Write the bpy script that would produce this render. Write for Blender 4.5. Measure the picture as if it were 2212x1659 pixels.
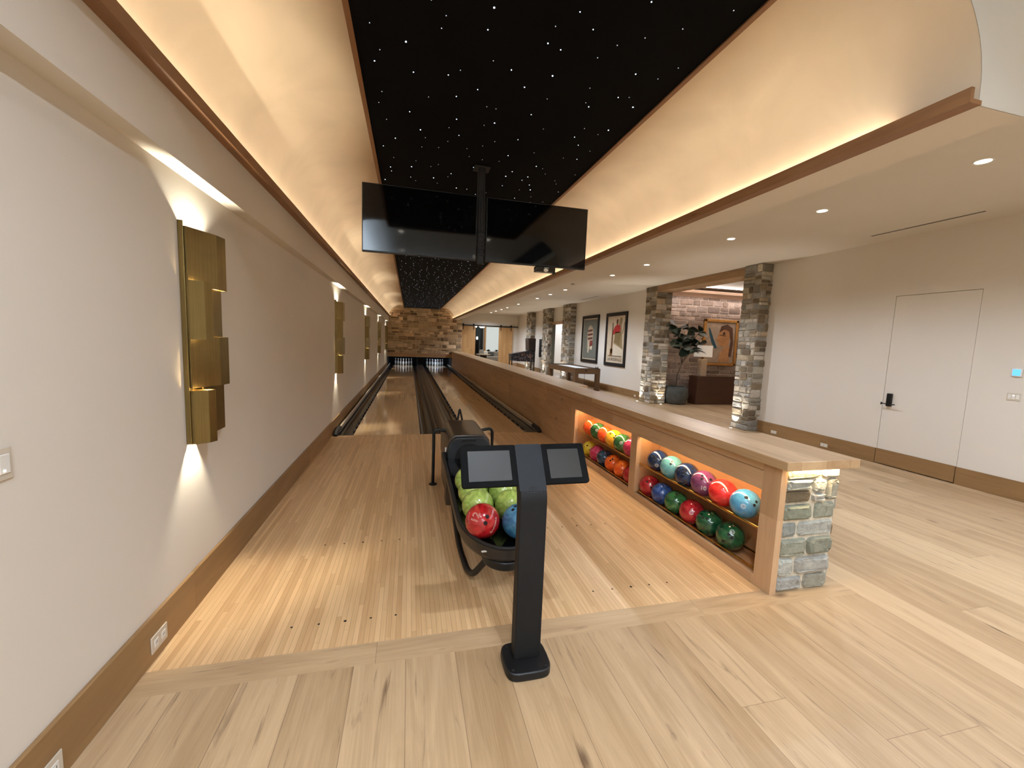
import bpy, bmesh, math, random
from mathutils import Vector, Matrix
for o in list(bpy.data.objects): bpy.data.objects.remove(o)
SC = bpy.context.scene; COL = SC.collection
rnd = random.Random(7)
# ------------------------------------------------------------------ camera, world, exposure
YAW, PITCH, ROLL, FPX = .246304, .102805, -.0379008, 888.63
def cam_axes():
    sy, cy, sp, cp = math.sin(YAW), math.cos(YAW), math.sin(PITCH), math.cos(PITCH)
    f = Vector((sy*cp, cy*cp, -sp)); r = Vector((cy, -sy, 0)); d = f.cross(r)
    cr, sr = math.cos(ROLL), math.sin(ROLL)
    return cr*r + sr*d, -sr*r + cr*d, f
_r, _d, _f = cam_axes()
cam = bpy.data.cameras.new('camera'); camo = bpy.data.objects.new('camera', cam); COL.objects.link(camo)
cam.sensor_fit = 'HORIZONTAL'; cam.sensor_width = 36; cam.lens = FPX/2212*36; cam.clip_start = .05; cam.clip_end = 200
M = Matrix((( _r.x, -_d.x, -_f.x, 0), (_r.y, -_d.y, -_f.y, 0), (_r.z, -_d.z, -_f.z, 1.6), (0, 0, 0, 1)))
camo.matrix_world = M; SC.camera = camo
w = bpy.data.worlds.new('world'); SC.world = w; w.use_nodes = True
w.node_tree.nodes['Background'].inputs[0].default_value = (.9, .93, 1, 1)
w.node_tree.nodes['Background'].inputs[1].default_value = .05
SC.view_settings.view_transform = 'Standard'; SC.view_settings.look = 'None'
SC.view_settings.exposure = .18; SC.view_settings.gamma = 1; SC.view_settings.use_curve_mapping = False
SC.cycles.max_bounces = 8; SC.cycles.diffuse_bounces = 5; SC.cycles.glossy_bounces = 4; SC.cycles.sample_clamp_indirect = 6
SC.cycles.use_denoising = True; SC.cycles.caustics_reflective = False; SC.cycles.caustics_refractive = False
WARM, WHITE, COOL, COVE = (1, .70, .40), (.88, .98, 1.12), (.78, .95, 1.16), (1, .83, .62)
def area(name, loc, rot, sx, sy, power, color, spread=180):
    l = bpy.data.lights.new(name, 'AREA'); l.shape = 'RECTANGLE'; l.size = sx; l.size_y = sy; l.energy = power; l.color = color
    l.spread = math.radians(spread)
    o = bpy.data.objects.new(name, l); o.location = loc; o.rotation_euler = rot; COL.objects.link(o); return o
def spot(name, loc, rot, power, color, angle, blend=.4, radius=.03, parent=None):
    l = bpy.data.lights.new(name, 'SPOT'); l.energy = power; l.color = color; l.spot_size = math.radians(angle); l.spot_blend = blend
    l.shadow_soft_size = radius
    o = bpy.data.objects.new(name, l); o.rotation_euler = rot; COL.objects.link(o); put(o, loc, parent); return o
def point(name, loc, power, color, radius=.02, parent=None):
    l = bpy.data.lights.new(name, 'POINT'); l.energy = power; l.color = color; l.shadow_soft_size = radius
    o = bpy.data.objects.new(name, l); COL.objects.link(o); put(o, loc, parent); return o
ORG = {}
def put(o, loc, parent):
    if parent: o.parent = parent; o.location = Vector(loc) - ORG[parent.name]
    else: o.location = loc
PI = math.pi
VY0, VY1 = 1.38, 23.5          # the lane vault runs between these
# LED strips hidden in the two coves (behind the wood edge trims)
area('cove_strip_lamp', (-1.083, (VY0+.35+VY1)/2, 2.735), (0, PI-math.radians(-35), 0), .02, VY1-VY0-.35, 84, COVE)
area('cove_strip_lamp', (2.383, (VY0+.35+VY1)/2, 2.735), (0, PI+math.radians(-35), 0), .02, VY1-VY0-.35, 84, COVE)
# LED coves around the ceiling of the foreground room (behind and beside the camera)
area('foreground_cove_lamp', (.75, -4.30, 3.36), (PI, 0, 0), 3.6, .04, 225, COOL); area('foreground_cove_lamp', (-1.09, -2.05, 3.36), (PI, 0, 0), .04, 4.7, 225, COOL)
# hall, foreground and side-room lamps are placed with their fixtures further down

# ------------------------------------------------------------------ helpers
def lin(c): return tuple(((v/255)/12.92 if v/255 <= .04045 else ((v/255+.055)/1.055)**2.4) for v in c)
def new(name, mesh, parent=None):
    o = bpy.data.objects.new(name, mesh); COL.objects.link(o); return o
def tag(o, label=None, cat=None, group=None, kind=None):
    if label: o['label'] = label
    if cat: o['category'] = cat
    if group: o['group'] = group
    if kind: o['kind'] = kind
    return o
def thing(name, loc, label, cat, group=None):
    o = bpy.data.objects.new(name, None); COL.objects.link(o); o.location = loc; o.empty_display_size = .05
    ORG[o.name] = Vector(loc); return tag(o, label, cat, group)
def obj(name, bm, mat, parent=None, smooth=False, bevel=0, seg=2, **kw):
    me = bpy.data.meshes.new(name)
    if parent: org = ORG[parent.name]
    else:
        vs = [v.co for v in bm.verts]
        org = Vector(((min(v.x for v in vs)+max(v.x for v in vs))/2, (min(v.y for v in vs)+max(v.y for v in vs))/2, min(v.z for v in vs)))
    bmesh.ops.translate(bm, verts=bm.verts, vec=-org)
    bmesh.ops.recalc_face_normals(bm, faces=bm.faces)
    bm.to_mesh(me); bm.free()
    for m in (mat if isinstance(mat, (list, tuple)) else [mat]): me.materials.append(m)
    if smooth:
        for p in me.polygons: p.use_smooth = True
        try: me.set_sharp_from_angle(angle=math.radians(42))
        except Exception: pass
    o = new(name, me); ORG[o.name] = org.copy()
    if parent: o.parent = parent
    else: o.location = org
    if bevel:
        b = o.modifiers.new('bevel', 'BEVEL'); b.width = bevel; b.segments = seg; b.limit_method = 'ANGLE'
        if smooth is False:
            for p in me.polygons: p.use_smooth = True
            try: me.set_sharp_from_angle(angle=math.radians(35))
            except Exception: pass
    return tag(o, **kw)
def copy_tree(o, loc=None, parent=None):
    c = o.copy(); COL.objects.link(c); c.parent = parent
    if loc is not None: c.location = loc; ORG[c.name] = Vector(loc)
    for ch in list(o.children): copy_tree(ch, None, c)
    return c
def BM(): return bmesh.new()
def box(bm, x0, x1, y0, y1, z0, z1, mi=0):
    v = [bm.verts.new(p) for p in ((x0,y0,z0),(x1,y0,z0),(x1,y1,z0),(x0,y1,z0),(x0,y0,z1),(x1,y0,z1),(x1,y1,z1),(x0,y1,z1))]
    for f in ((0,3,2,1),(4,5,6,7),(0,1,5,4),(1,2,6,5),(2,3,7,6),(3,0,4,7)):
        q = bm.faces.new([v[i] for i in f]); q.material_index = mi
    return bm
def boxes(*bs):
    bm = BM()
    for b in bs: box(bm, *b)
    return bm
def quad(bm, a, b, c, d, mi=0):
    f = bm.faces.new([bm.verts.new(p) for p in (a, b, c, d)]); f.material_index = mi; return f
def prism(bm, pts, a0, a1, axis='y', mi=0):
    # pts: 2-D outline; extruded along the axis. axis y: (x,z); x: (y,z); z: (x,y)
    def P(p, a): return {'y': (p[0], a, p[1]), 'x': (a, p[0], p[1]), 'z': (p[0], p[1], a)}[axis]
    A = [bm.verts.new(P(p, a0)) for p in pts]; Bv = [bm.verts.new(P(p, a1)) for p in pts]; n = len(pts)
    fs = [bm.faces.new(A), bm.faces.new(Bv[::-1])]
    for i in range(n): fs.append(bm.faces.new((A[i], Bv[i], Bv[(i+1) % n], A[(i+1) % n])))
    for f in fs: f.material_index = mi
    return bm
def sheet(bm, pts, a0, a1, axis='y', mi=0):     # open polyline extruded: a single-sided skin
    def P(p, a): return {'y': (p[0], a, p[1]), 'x': (a, p[0], p[1]), 'z': (p[0], p[1], a)}[axis]
    A = [bm.verts.new(P(p, a0)) for p in pts]; Bv = [bm.verts.new(P(p, a1)) for p in pts]
    for i in range(len(pts)-1):
        f = bm.faces.new((A[i], Bv[i], Bv[i+1], A[i+1])); f.material_index = mi
    return bm
def tube(bm, pts, r, n=12, closed=False):
    pts = [Vector(p) for p in pts]; rings = []
    up = None
    for i, p in enumerate(pts):
        a = pts[i-1] if (i > 0 or closed) else p; b = pts[(i+1) % len(pts)] if (i < len(pts)-1 or closed) else p
        t = (b-a).normalized()
        if up is None: up = Vector((0, 0, 1)) if abs(t.z) < .9 else Vector((1, 0, 0))
        s = t.cross(up)
        if s.length < 1e-4: s = t.orthogonal()
        s.normalize(); up = s.cross(t).normalized()
        rr = r[i] if isinstance(r, (list, tuple)) else r
        rings.append([bm.verts.new(p + rr*(math.cos(2*PI*k/n)*s + math.sin(2*PI*k/n)*up)) for k in range(n)])
    m = len(rings)
    for i in range(m if closed else m-1):
        A, Bv = rings[i], rings[(i+1) % m]
        for k in range(n): bm.faces.new((A[k], A[(k+1) % n], Bv[(k+1) % n], Bv[k]))
    if not closed: bm.faces.new(rings[0][::-1]); bm.faces.new(rings[-1])
    return bm
def fillet(pts, r, n=6, closed=False):          # round the corners of a 3-D polyline
    pts = [Vector(p) for p in pts]; out = []
    N = len(pts)
    for i, p in enumerate(pts):
        if not closed and i in (0, N-1): out.append(p); continue
        a, b = pts[i-1], pts[(i+1) % N]; u = (a-p); v = (b-p)
        d = min(r, u.length*.49, v.length*.49); u.normalize(); v.normalize(); s, e = p+u*d, p+v*d
        for k in range(n+1):
            t = k/n; out.append((1-t)**2*s + 2*t*(1-t)*p + t*t*e)
    return out
def lathe(bm, prof, c, n=24, mi=0):
    rings = [[bm.verts.new((c[0]+r*math.cos(2*PI*k/n), c[1]+r*math.sin(2*PI*k/n), c[2]+z)) for k in range(n)] for r, z in prof]
    for A, Bv in zip(rings, rings[1:]):
        for k in range(n):
            f = bm.faces.new((A[k], A[(k+1) % n], Bv[(k+1) % n], Bv[k])); f.material_index = mi
    for R_ in (rings[0][::-1], rings[-1]):
        try: f = bm.faces.new(R_); f.material_index = mi
        except Exception: pass
    return bm
def cyl(bm, a, b, r, n=16): return tube(bm, [a, b], r, n)
def disc(bm, c, nrm, r, n=20, mi=0):
    c, nrm = Vector(c), Vector(nrm).normalized(); s = nrm.orthogonal().normalized(); t = nrm.cross(s)
    f = bm.faces.new([bm.verts.new(c + r*(math.cos(2*PI*k/n)*s+math.sin(2*PI*k/n)*t)) for k in range(n)]); f.material_index = mi; return f
def rrect(x0, x1, y0, y1, r, n=5):
    out = []
    for cx, cy, a in ((x1-r, y1-r, 0), (x0+r, y1-r, 90), (x0+r, y0+r, 180), (x1-r, y0+r, 270)):
        for k in range(n+1):
            t = math.radians(a+90*k/n); out.append((cx+r*math.cos(t), cy+r*math.sin(t)))
    return out

# ------------------------------------------------------------------ materials
class N:
    def __init__(s, name):
        s.m = bpy.data.materials.new(name); s.m.use_nodes = True; s.t = s.m.node_tree; s.n = s.t.nodes; s.l = s.t.links
        s.p = s.n['Principled BSDF']
    def put(s, sock, v):
        if isinstance(v, bpy.types.NodeSocket): s.l.new(v, sock)
        elif isinstance(v, (tuple, list)) and len(v) == 3 and sock.type == 'RGBA': sock.default_value = (*v, 1)
        else: sock.default_value = v
    def nd(s, typ, out, ins={}, **kw):
        n = s.n.new(typ)
        for k, v in kw.items(): setattr(n, k, v)
        for k, v in ins.items(): s.put(n.inputs[k], v)
        return n.outputs[out]
    def math(s, op, a, b=0., c=0.):
        return s.nd('ShaderNodeMath', 0, {0: a, 1: b, 2: c}, operation=op)
    def xyz(s, v):
        n = s.n.new('ShaderNodeSeparateXYZ'); s.put(n.inputs[0], v); return n.outputs
    def vec(s, x, y, z): return s.nd('ShaderNodeCombineXYZ', 0, {0: x, 1: y, 2: z})
    def noise(s, v, scale=1., detail=3., dist=0., rough=.5): return s.nd('ShaderNodeTexNoise', 0, {'Vector': v, 'Scale': scale, 'Detail': detail, 'Distortion': dist, 'Roughness': rough})
    def mix(s, f, a, b, typ='MIX'):
        n = s.n.new('ShaderNodeMix'); n.data_type = 'RGBA'; n.blend_type = typ
        s.put(n.inputs[0], f); s.put(n.inputs[6], a); s.put(n.inputs[7], b); return n.outputs[2]
    def mapr(s, v, a, b, c=0., d=1.): return s.nd('ShaderNodeMapRange', 0, {0: v, 1: a, 2: b, 3: c, 4: d})
    def pos(s): return s.nd('ShaderNodeNewGeometry', 'Position')
    def objc(s): return s.nd('ShaderNodeTexCoord', 'Object')
    def set(s, **kw):
        for k, v in kw.items(): s.put(s.p.inputs[k.replace('_', ' ')], v)
        return s
    def bump(s, h, strength=.3, dist=.01): s.put(s.p.inputs['Normal'], s.nd('ShaderNodeBump', 0, {'Height': h, 'Strength': strength, 'Distance': dist}))
def plain(name, rgb, rough=.5, metal=0, emit=None, estr=0, var=.04, spec=.5, coat=0, vscale=6):
    s = N(name); c = lin(rgb)
    f = s.noise(s.objc(), vscale, 4)
    s.set(Base_Color=s.mix(s.mapr(f, .3, .7), tuple(v*(1-var) for v in c), tuple(min(1, v*(1+var)) for v in c)), Roughness=rough, Metallic=metal)
    s.p.inputs['Specular IOR Level'].default_value = spec; s.p.inputs['Coat Weight'].default_value = coat
    if emit: s.p.inputs['Emission Color'].default_value = (*emit, 1); s.p.inputs['Emission Strength'].default_value = estr
    return s.m
def wood(name, c1, c2, dark, u='x', v='y', W=.25, L=2.2, gap=.0016, rough=.45, knots=1., streak=.5, gapk=.55, idk=.55, coat=0, gs=1.):
    s = N(name); P = s.xyz(s.pos()); ax = {'x': P[0], 'y': P[1], 'z': P[2]}; U, V = ax[u], ax[v]
    w3 = ax[[k for k in 'xyz' if k not in (u, v)][0]]
    ui = s.math('DIVIDE', U, W); i = s.math('FLOOR', ui)
    r1 = s.nd('ShaderNodeTexWhiteNoise', 0, {'W': i}, noise_dimensions='1D')
    vv = s.math('ADD', s.math('DIVIDE', V, L), s.math('MULTIPLY', r1, 7.)); j = s.math('FLOOR', vv)
    idv = s.nd('ShaderNodeTexWhiteNoise', 0, {'Vector': s.vec(i, j, 3.)}, noise_dimensions='3D')
    off = s.math('MULTIPLY', idv, 13.)
    g1 = s.noise(s.vec(s.math('ADD', s.math('MULTIPLY', U, 9.*gs), off), s.math('MULTIPLY', V, .9*gs), s.math('ADD', s.math('MULTIPLY', w3, 9.), off)), 1., 5., 1.2, .6)
    g2 = s.noise(s.vec(s.math('MULTIPLY', U, 130.*gs), s.math('MULTIPLY', V, 3.*gs), s.math('MULTIPLY', w3, 90.)), 1., 3.)
    f = s.math('ADD', s.math('MULTIPLY', idv, idk), s.math('ADD', s.math('MULTIPLY', s.mapr(g1, .3, .7), .55), s.math('MULTIPLY', s.mapr(g2, .3, .7), .25)))
    f = s.mapr(f, .15, 1.15)
    col = s.mix(f, lin(c1), lin(c2))
    if streak:
        g3 = s.noise(s.vec(s.math('ADD', s.math('MULTIPLY', U, 11.), off), s.math('MULTIPLY', V, 1.1), off), 1., 4., 2.5, .6)
        col = s.mix(s.math('MULTIPLY', s.mapr(g3, .60, .78), streak), col, lin(dark))
    if knots:
        kv = s.vec(s.math('ADD', s.math('MULTIPLY', U, 3.4), off), s.math('ADD', s.math('MULTIPLY', V, 1.3), off), off)
        kd = s.nd('ShaderNodeTexVoronoi', 0, {'Vector': kv, 'Scale': 1., 'Randomness': 1.})
        kd = s.math('ADD', kd, s.math('MULTIPLY', s.math('SUBTRACT', g2, .5), .06))
        col = s.mix(s.math('MULTIPLY', s.mapr(kd, .10, .035), .8*knots), col, lin((70, 48, 30)))
    fu = s.math('PINGPONG', ui, .5); fu = s.math('LESS_THAN', s.math('MULTIPLY', s.math('MINIMUM', s.math('FRACT', ui), s.math('SUBTRACT', 1., s.math('FRACT', ui))), W), gap)
    fv = s.math('LESS_THAN', s.math('MULTIPLY', s.math('MINIMUM', s.math('FRACT', vv), s.math('SUBTRACT', 1., s.math('FRACT', vv))), L), gap*.8)
    gp = s.math('MULTIPLY', s.math('MAXIMUM', fu, fv), gapk)
    col = s.mix(gp, col, lin(dark))
    s.set(Base_Color=col, Roughness=s.mapr(g2, .2, .8, rough*.9, rough*1.15))
    s.p.inputs['Coat Weight'].default_value = coat; s.p.inputs['Coat Roughness'].default_value = .06
    s.bump(s.math('SUBTRACT', s.math('MULTIPLY', g2, .25), gp), .25, .0015)
    return s.m
OAK1, OAK2, OAKD = (152, 123, 89), (196, 168, 132), (84, 58, 40)
m_floor = wood('oak_floor', OAK1, OAK2, OAKD, 'x', 'y', .245, 2.6, .0016, .42, 1., .85)
m_border = wood('oak_border', OAK1, OAK2, OAKD, 'y', 'x', 3., 1.9, .0016, .42, .9, .6)
m_appr = wood('maple_approach', (186, 146, 102), (220, 184, 138), (128, 92, 60), 'x', 'y', .0275, 1.1, .0012, .30, 0, .12, .5, .7)
m_lane = wood('maple_lane', (214, 178, 134), (236, 206, 164), (160, 122, 84), 'x', 'y', .0275, 3.2, .0007, .09, 0, .15, .3, .45, .6)
WD1, WD2, WDD = (168, 133, 98), (200, 165, 128), (112, 80, 54)
m_panelY = wood('oak_panel_along', WD1, WD2, WDD, 'z', 'y', .29, 2.4, .001, .45, .7, .5, .5)
m_panelZ = wood('oak_upright', WD1, WD2, WDD, 'y', 'z', .4, 3., .0, .45, .2, .4, .0)
m_panelX = wood('oak_cross', WD1, WD2, WDD, 'z', 'x', .6, 5., .0, .45, .5, .4, .0)
m_base = wood('oak_baseboard', (126, 96, 60), (156, 122, 82), (82, 56, 34), 'z', 'y', .6, 2.8, .001, .45, .6, .5, .4)
m_top = wood('oak_countertop', (164, 132, 96), (196, 166, 128), (120, 90, 62), 'x', 'y', .2, 2.4, .0012, .33, .25, .6, .45)
m_trimw = wood('oak_trim', (116, 80, 50), (146, 106, 70), (78, 50, 30), 'z', 'y', 1., 4., .0, .5, .3, .5, .0)
m_barn = wood('oak_barn_door', (170, 126, 76), (200, 158, 106), (92, 60, 34), 'x', 'z', .15, 4., .0015, .5, .9, .5, .5)
m_desk = wood('walnut_desk', (52, 30, 20), (76, 46, 30), (34, 20, 14), 'z', 'x', 1., 4., 0., .35, 0, .3, 0)
m_table = wood('brown_table_wood', (84, 60, 36), (112, 82, 50), (54, 36, 22), 'z', 'x', 1., 4., 0., .45, .2, .5, 0)
def plaster(name, rgb, rough=.75, var=.05, blotch=0, sc=1.3):
    s = N(name); c = lin(rgb); f = s.noise(s.pos(), sc, 5, .6)
    col = s.mix(s.mapr(f, .3, .7), tuple(v*(1-var) for v in c), tuple(min(1, v*(1+var*.5)) for v in c))
    s.set(Base_Color=col, Roughness=rough); s.bump(s.noise(s.pos(), 160, 2), .06, .002); return s.m
m_wall = plaster('wall_paint', (222, 216, 206), .8, .02)
m_ceil = plaster('ceiling_paint', (216, 210, 200), .85, .02)
m_cove = plaster('cove_plaster', (222, 206, 182), .55, .12, sc=1.6)
m_white = plaster('white_paint', (222, 222, 218), .6, .02)
m_black = plain('black_powdercoat', (15, 15, 16), .45, var=.1, spec=.35)
m_blackm = plain('black_matte', (14, 14, 15), .7, var=.1)
m_blackg = plain('gloss_black', (8, 8, 9), .06, spec=.6)
m_char = plain('charcoal_metal', (18, 18, 18), .6, 0, var=.05, spec=.25)
m_hood = plain('bronze_brown_plastic', (62, 50, 38), .32, var=.08)
m_glass = plain('dark_screen_glass', (42, 40, 37), .4, var=.03, spec=.25)
m_tv = plain('television_glass', (5, 5, 6), .05, spec=.32)
m_plate = plain('almond_plastic', (205, 196, 180), .4, var=.02)
m_whitep = plain('white_plastic', (228, 226, 220), .4, var=.02)
m_dark = plain('near_black', (10, 9, 8), .9)  # near-black for inlays and lettering, also painted shade in gaps
m_star = plain('star_panel_black', (5, 5, 6), .95, spec=.1, var=.2, vscale=40)
m_pin = plain('pin_white', (232, 230, 226), .2, coat=.4); m_pinr = plain('pin_red', (180, 24, 28), .25)
m_gutter = plain('gutter_black', (26, 23, 20), .28, var=.15); m_cap = plain('ball_track_brown', (52, 43, 33), .3, var=.15)
m_rail = plain('bumper_rail_grey', (208, 196, 180), .35, .2)
m_pot = plain('grey_stone_pot', (72, 74, 70), .85, var=.25, vscale=9); m_soil = plain('soil', (40, 32, 24), .95, var=.3)
m_trunk = plain('trunk_bark', (74, 60, 46), .8, var=.25); m_leaf = plain('fig_leaf_green', (38, 52, 40), .38, var=.35, vscale=3)
m_gold = plain('gold_frame', (190, 140, 76), .35, .6, var=.15)
m_linen = plain('linen_shade', (226, 216, 202), .8, emit=(1, .9, .78), estr=.25, var=.03)
m_trav = plain('travertine', (190, 172, 150), .6, var=.15, vscale=14)
m_sofa = plain('grey_upholstery', (150, 146, 140), .9, var=.08, vscale=20); m_pilw = plain('white_cushion', (226, 222, 214), .9)
m_pilg = plain('grey_cushion', (84, 84, 82), .9, var=.12)
m_blue = plain('thermostat_blue', (60, 130, 220), .3, emit=(.12, .42, 1), estr=1.4)
def brushed(name, rgb, rough):
    s = N(name); P = s.xyz(s.objc()); f = s.noise(s.vec(s.math('MULTIPLY', P[0], 220.), s.math('MULTIPLY', P[1], 220.), s.math('MULTIPLY', P[2], 2.5)), 1., 3.)
    f2 = s.noise(s.objc(), 4., 4., 1.)
    c = lin(rgb); col = s.mix(s.mapr(s.math('ADD', s.math('MULTIPLY', f, .6), s.math('MULTIPLY', f2, .4)), .3, .7), tuple(v*.75 for v in c), tuple(min(1, v*1.2) for v in c))
    s.set(Base_Color=col, Metallic=1., Roughness=s.mapr(f, .2, .8, rough*.8, rough*1.25)); return s.m
m_brass = brushed('aged_brass', (142, 124, 80), .36); m_rod = brushed('polished_brass', (214, 170, 92), .2)
def emis(name, rgb, k):
    s = N(name); s.set(Base_Color=lin(rgb), Emission_Color=lin(rgb), Emission_Strength=k); return s.m
m_lens = emis('lamp_lens', (255, 246, 226), 14.); m_glow = emis('led_glow', (255, 222, 170), 24.)
m_starlight = emis('fibre_star', (222, 236, 255), 3.2); m_starlight2 = emis('faint_fibre_star', (215, 225, 245), .55)
m_lit = plain('lit_window_shade', (90, 92, 90), .7, emit=(.78, .84, .80), estr=.62); m_globe = emis('pendant_globe', (255, 248, 236), 7.)
def stone_mat(name, tint=(1, 1, 1)):
    s = N(name); a = s.nd('ShaderNodeVertexColor', 0, {}, layer_name='Col')
    n1 = s.noise(s.pos(), 26, 6, .8, .65); n2 = s.noise(s.pos(), 7, 3)
    f = s.math('MULTIPLY', s.mapr(n1, .2, .8, .62, 1.30), s.mapr(n2, .25, .75, .85, 1.15))
    col = s.mix(1., a, s.vec(s.math('MULTIPLY', f, tint[0]), s.math('MULTIPLY', f, tint[1]), s.math('MULTIPLY', f, tint[2])), 'MULTIPLY')
    s.set(Base_Color=col, Roughness=.86); s.bump(s.math('ADD', n1, s.math('MULTIPLY', s.noise(s.pos(), 90, 3), .4)), .7, .012); return s.m
m_stone = stone_mat('ashlar_stone')
STONE_GREY = [(168, 163, 149), (143, 138, 126), (190, 181, 165), (129, 115, 93), (176, 159, 135), (151, 149, 143), (115, 101, 82), (195, 187, 176)]
STONE_WARM = [(194, 169, 137), (167, 142, 113), (218, 194, 159), (140, 115, 90), (205, 178, 141), (180, 158, 130), (122, 100, 77), (231, 208, 176)]
STONE_END = [(142, 144, 135), (161, 162, 153), (128, 129, 114), (150, 148, 134), (109, 93, 67), (136, 131, 110), (115, 118, 101), (168, 167, 159)]
def stones(bm, lay, O, U, V, w_, h_, sx, sy, pal, mortar, R_, bulge=.014, gap=.007):
    O, U, V = Vector(O), Vector(U), Vector(V); Nn = U.cross(V).normalized()
    def col(f, c):
        c = (*[(x/255) for x in c], 1)
        for l in f.loops: l[lay] = c
    def P(x, y, d): return O + U*x + V*y + Nn*d
    f = bm.faces.new([bm.verts.new(P(*q, 0)) for q in ((0, 0), (w_, 0), (w_, h_), (0, h_))]); col(f, mortar)
    rects = []; y = 0
    while y < h_-1e-4:
        ch = min(h_-y, sy*R_.uniform(.65, 1.45))
        if h_-y-ch < sy*.4: ch = h_-y
        x = 0
        while x < w_-1e-4:
            sw = min(w_-x, sx*R_.uniform(.5, 1.6))
            if w_-x-sw < sx*.35: sw = w_-x
            if ch > sy*1.02 and R_.random() < .45:
                k = R_.uniform(.38, .62); rects += [(x, y, sw, ch*k), (x, y+ch*k, sw, ch*(1-k))]
            elif sw > sx*1.15 and R_.random() < .3:
                k = R_.uniform(.35, .65); rects += [(x, y, sw*k, ch), (x+sw*k, y, sw*(1-k), ch)]
            else: rects.append((x, y, sw, ch))
            x += sw
        y += ch
    for (x, y, a, b) in rects:
        g = gap*R_.uniform(.7, 1.5); j = lambda: R_.uniform(-.35, .35)*gap
        x0, x1, y0, y1 = x+g, x+a-g, y+g, y+b-g
        if x1-x0 < .01 or y1-y0 < .01: continue
        if x < 1e-4: x0 = x
        if x+a > w_-1e-4: x1 = x+a
        c = min(x1-x0, y1-y0)*.22
        base = []
        for (px, py) in ((x0+c, y0), (x1-c, y0), (x1-c*.3, y0+c*.3), (x1, y0+c), (x1, y1-c), (x1-c*.3, y1-c*.3), (x1-c, y1), (x0+c, y1), (x0+c*.3, y1-c*.3), (x0, y1-c), (x0, y0+c), (x0+c*.3, y0+c*.3)):
            base.append((px+j(), py+j()))
        mx, my = (x0+x1)/2, (y0+y1)/2; bl = bulge*R_.uniform(.6, 1.5); cc = R_.choice(pal); vv = R_.uniform(.88, 1.10)
        cc = tuple(min(255, q*vv) for q in cc)
        rings = []
        for (ins, d) in ((0, 0), (.1, bl*.75), (.32, bl)):
            rings.append([bm.verts.new(P(px+(mx-px)*ins, py+(my-py)*ins, d+(R_.uniform(-.25, .25)*bl if d else 0))) for px, py in base])
        for A, Bv in zip(rings, rings[1:]):
            for k in range(12): col(bm.faces.new((A[k], A[(k+1) % 12], Bv[(k+1) % 12], Bv[k])), cc)
        col(bm.faces.new(rings[-1]), cc)
def stone_block(name, x0, x1, y0, y1, z0, z1, faces, sx, sy, pal, mortar=(168, 158, 140), seed=1, bulge=.014, gap=.007, parent=None, **kw):
    bm = BM(); lay = bm.loops.layers.color.new('Col'); R_ = random.Random(seed); h = z1-z0
    F = {'y': ((x0, y0, z0), (1, 0, 0), x1-x0), 'Y': ((x1, y1, z0), (-1, 0, 0), x1-x0), 'x': ((x0, y1, z0), (0, -1, 0), y1-y0), 'X': ((x1, y0, z0), (0, 1, 0), y1-y0)}
    for k, (O, U, w_) in F.items():
        if k in faces: stones(bm, lay, O, U, (0, 0, 1), w_, h, sx, sy, pal, mortar, R_, bulge, gap)
        else:
            O, U = Vector(O), Vector(U); f = bm.faces.new([bm.verts.new(p) for p in (O, O+U*w_, O+U*w_+Vector((0, 0, h)), O+Vector((0, 0, h)))])
            for l in f.loops: l[lay] = (*[c/255 for c in mortar], 1)
    for z in (z0, z1):
        f = bm.faces.new([bm.verts.new(p) for p in ((x0, y0, z), (x1, y0, z), (x1, y1, z), (x0, y1, z))])
        for l in f.loops: l[lay] = (*[c/255 for c in mortar], 1)
    me = bpy.data.meshes.new(name)
    org = ORG[parent.name] if parent else Vector(((x0+x1)/2, (y0+y1)/2, z0))
    bmesh.ops.translate(bm, verts=bm.verts, vec=-org); bm.to_mesh(me); bm.free(); me.materials.append(m_stone)
    o = new(name, me); ORG[o.name] = org
    if parent: o.parent = parent
    else: o.location = org
    return tag(o, **kw)
ST = dict(kind='structure')

# ------------------------------------------------------------------ structure: floors
XL, XR, HZ = -1.195, 6.8, 3.28
A0, A1 = 2.115, 6.922            # approach near edge and foul line
bm = BM()
box(bm, XL-.1, 16, -4.5, 1.965, -.1, 0); box(bm, 2.95, 16, 1.965, A0, -.1, 0); box(bm, 2.32, 16, A0, 34, -.1, 0)
obj('floor', bm, m_floor, **ST)
obj('trim_1', boxes((XL, 2.95, 1.965, A0, -.1, 0)), m_border, **ST)
ap = obj('approach_floor', boxes((XL, 2.32, A0, A1, -.1, 0)), m_appr, **ST)
k = 0
for yc in (2.315, 3.24):
    for x0 in (-.608, 1.18):
        for i in range(5):
            b = BM(); disc(b, (x0+.137*i, yc, .0006), (0, 0, 1), .0085 if i == 2 else .0065); obj('marker_dot', b, m_dark, ap)
obj('sub_floor', boxes((XL-.1, 2.4, A1, 26.2, -.3, -.2)), m_dark, **ST)
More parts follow.
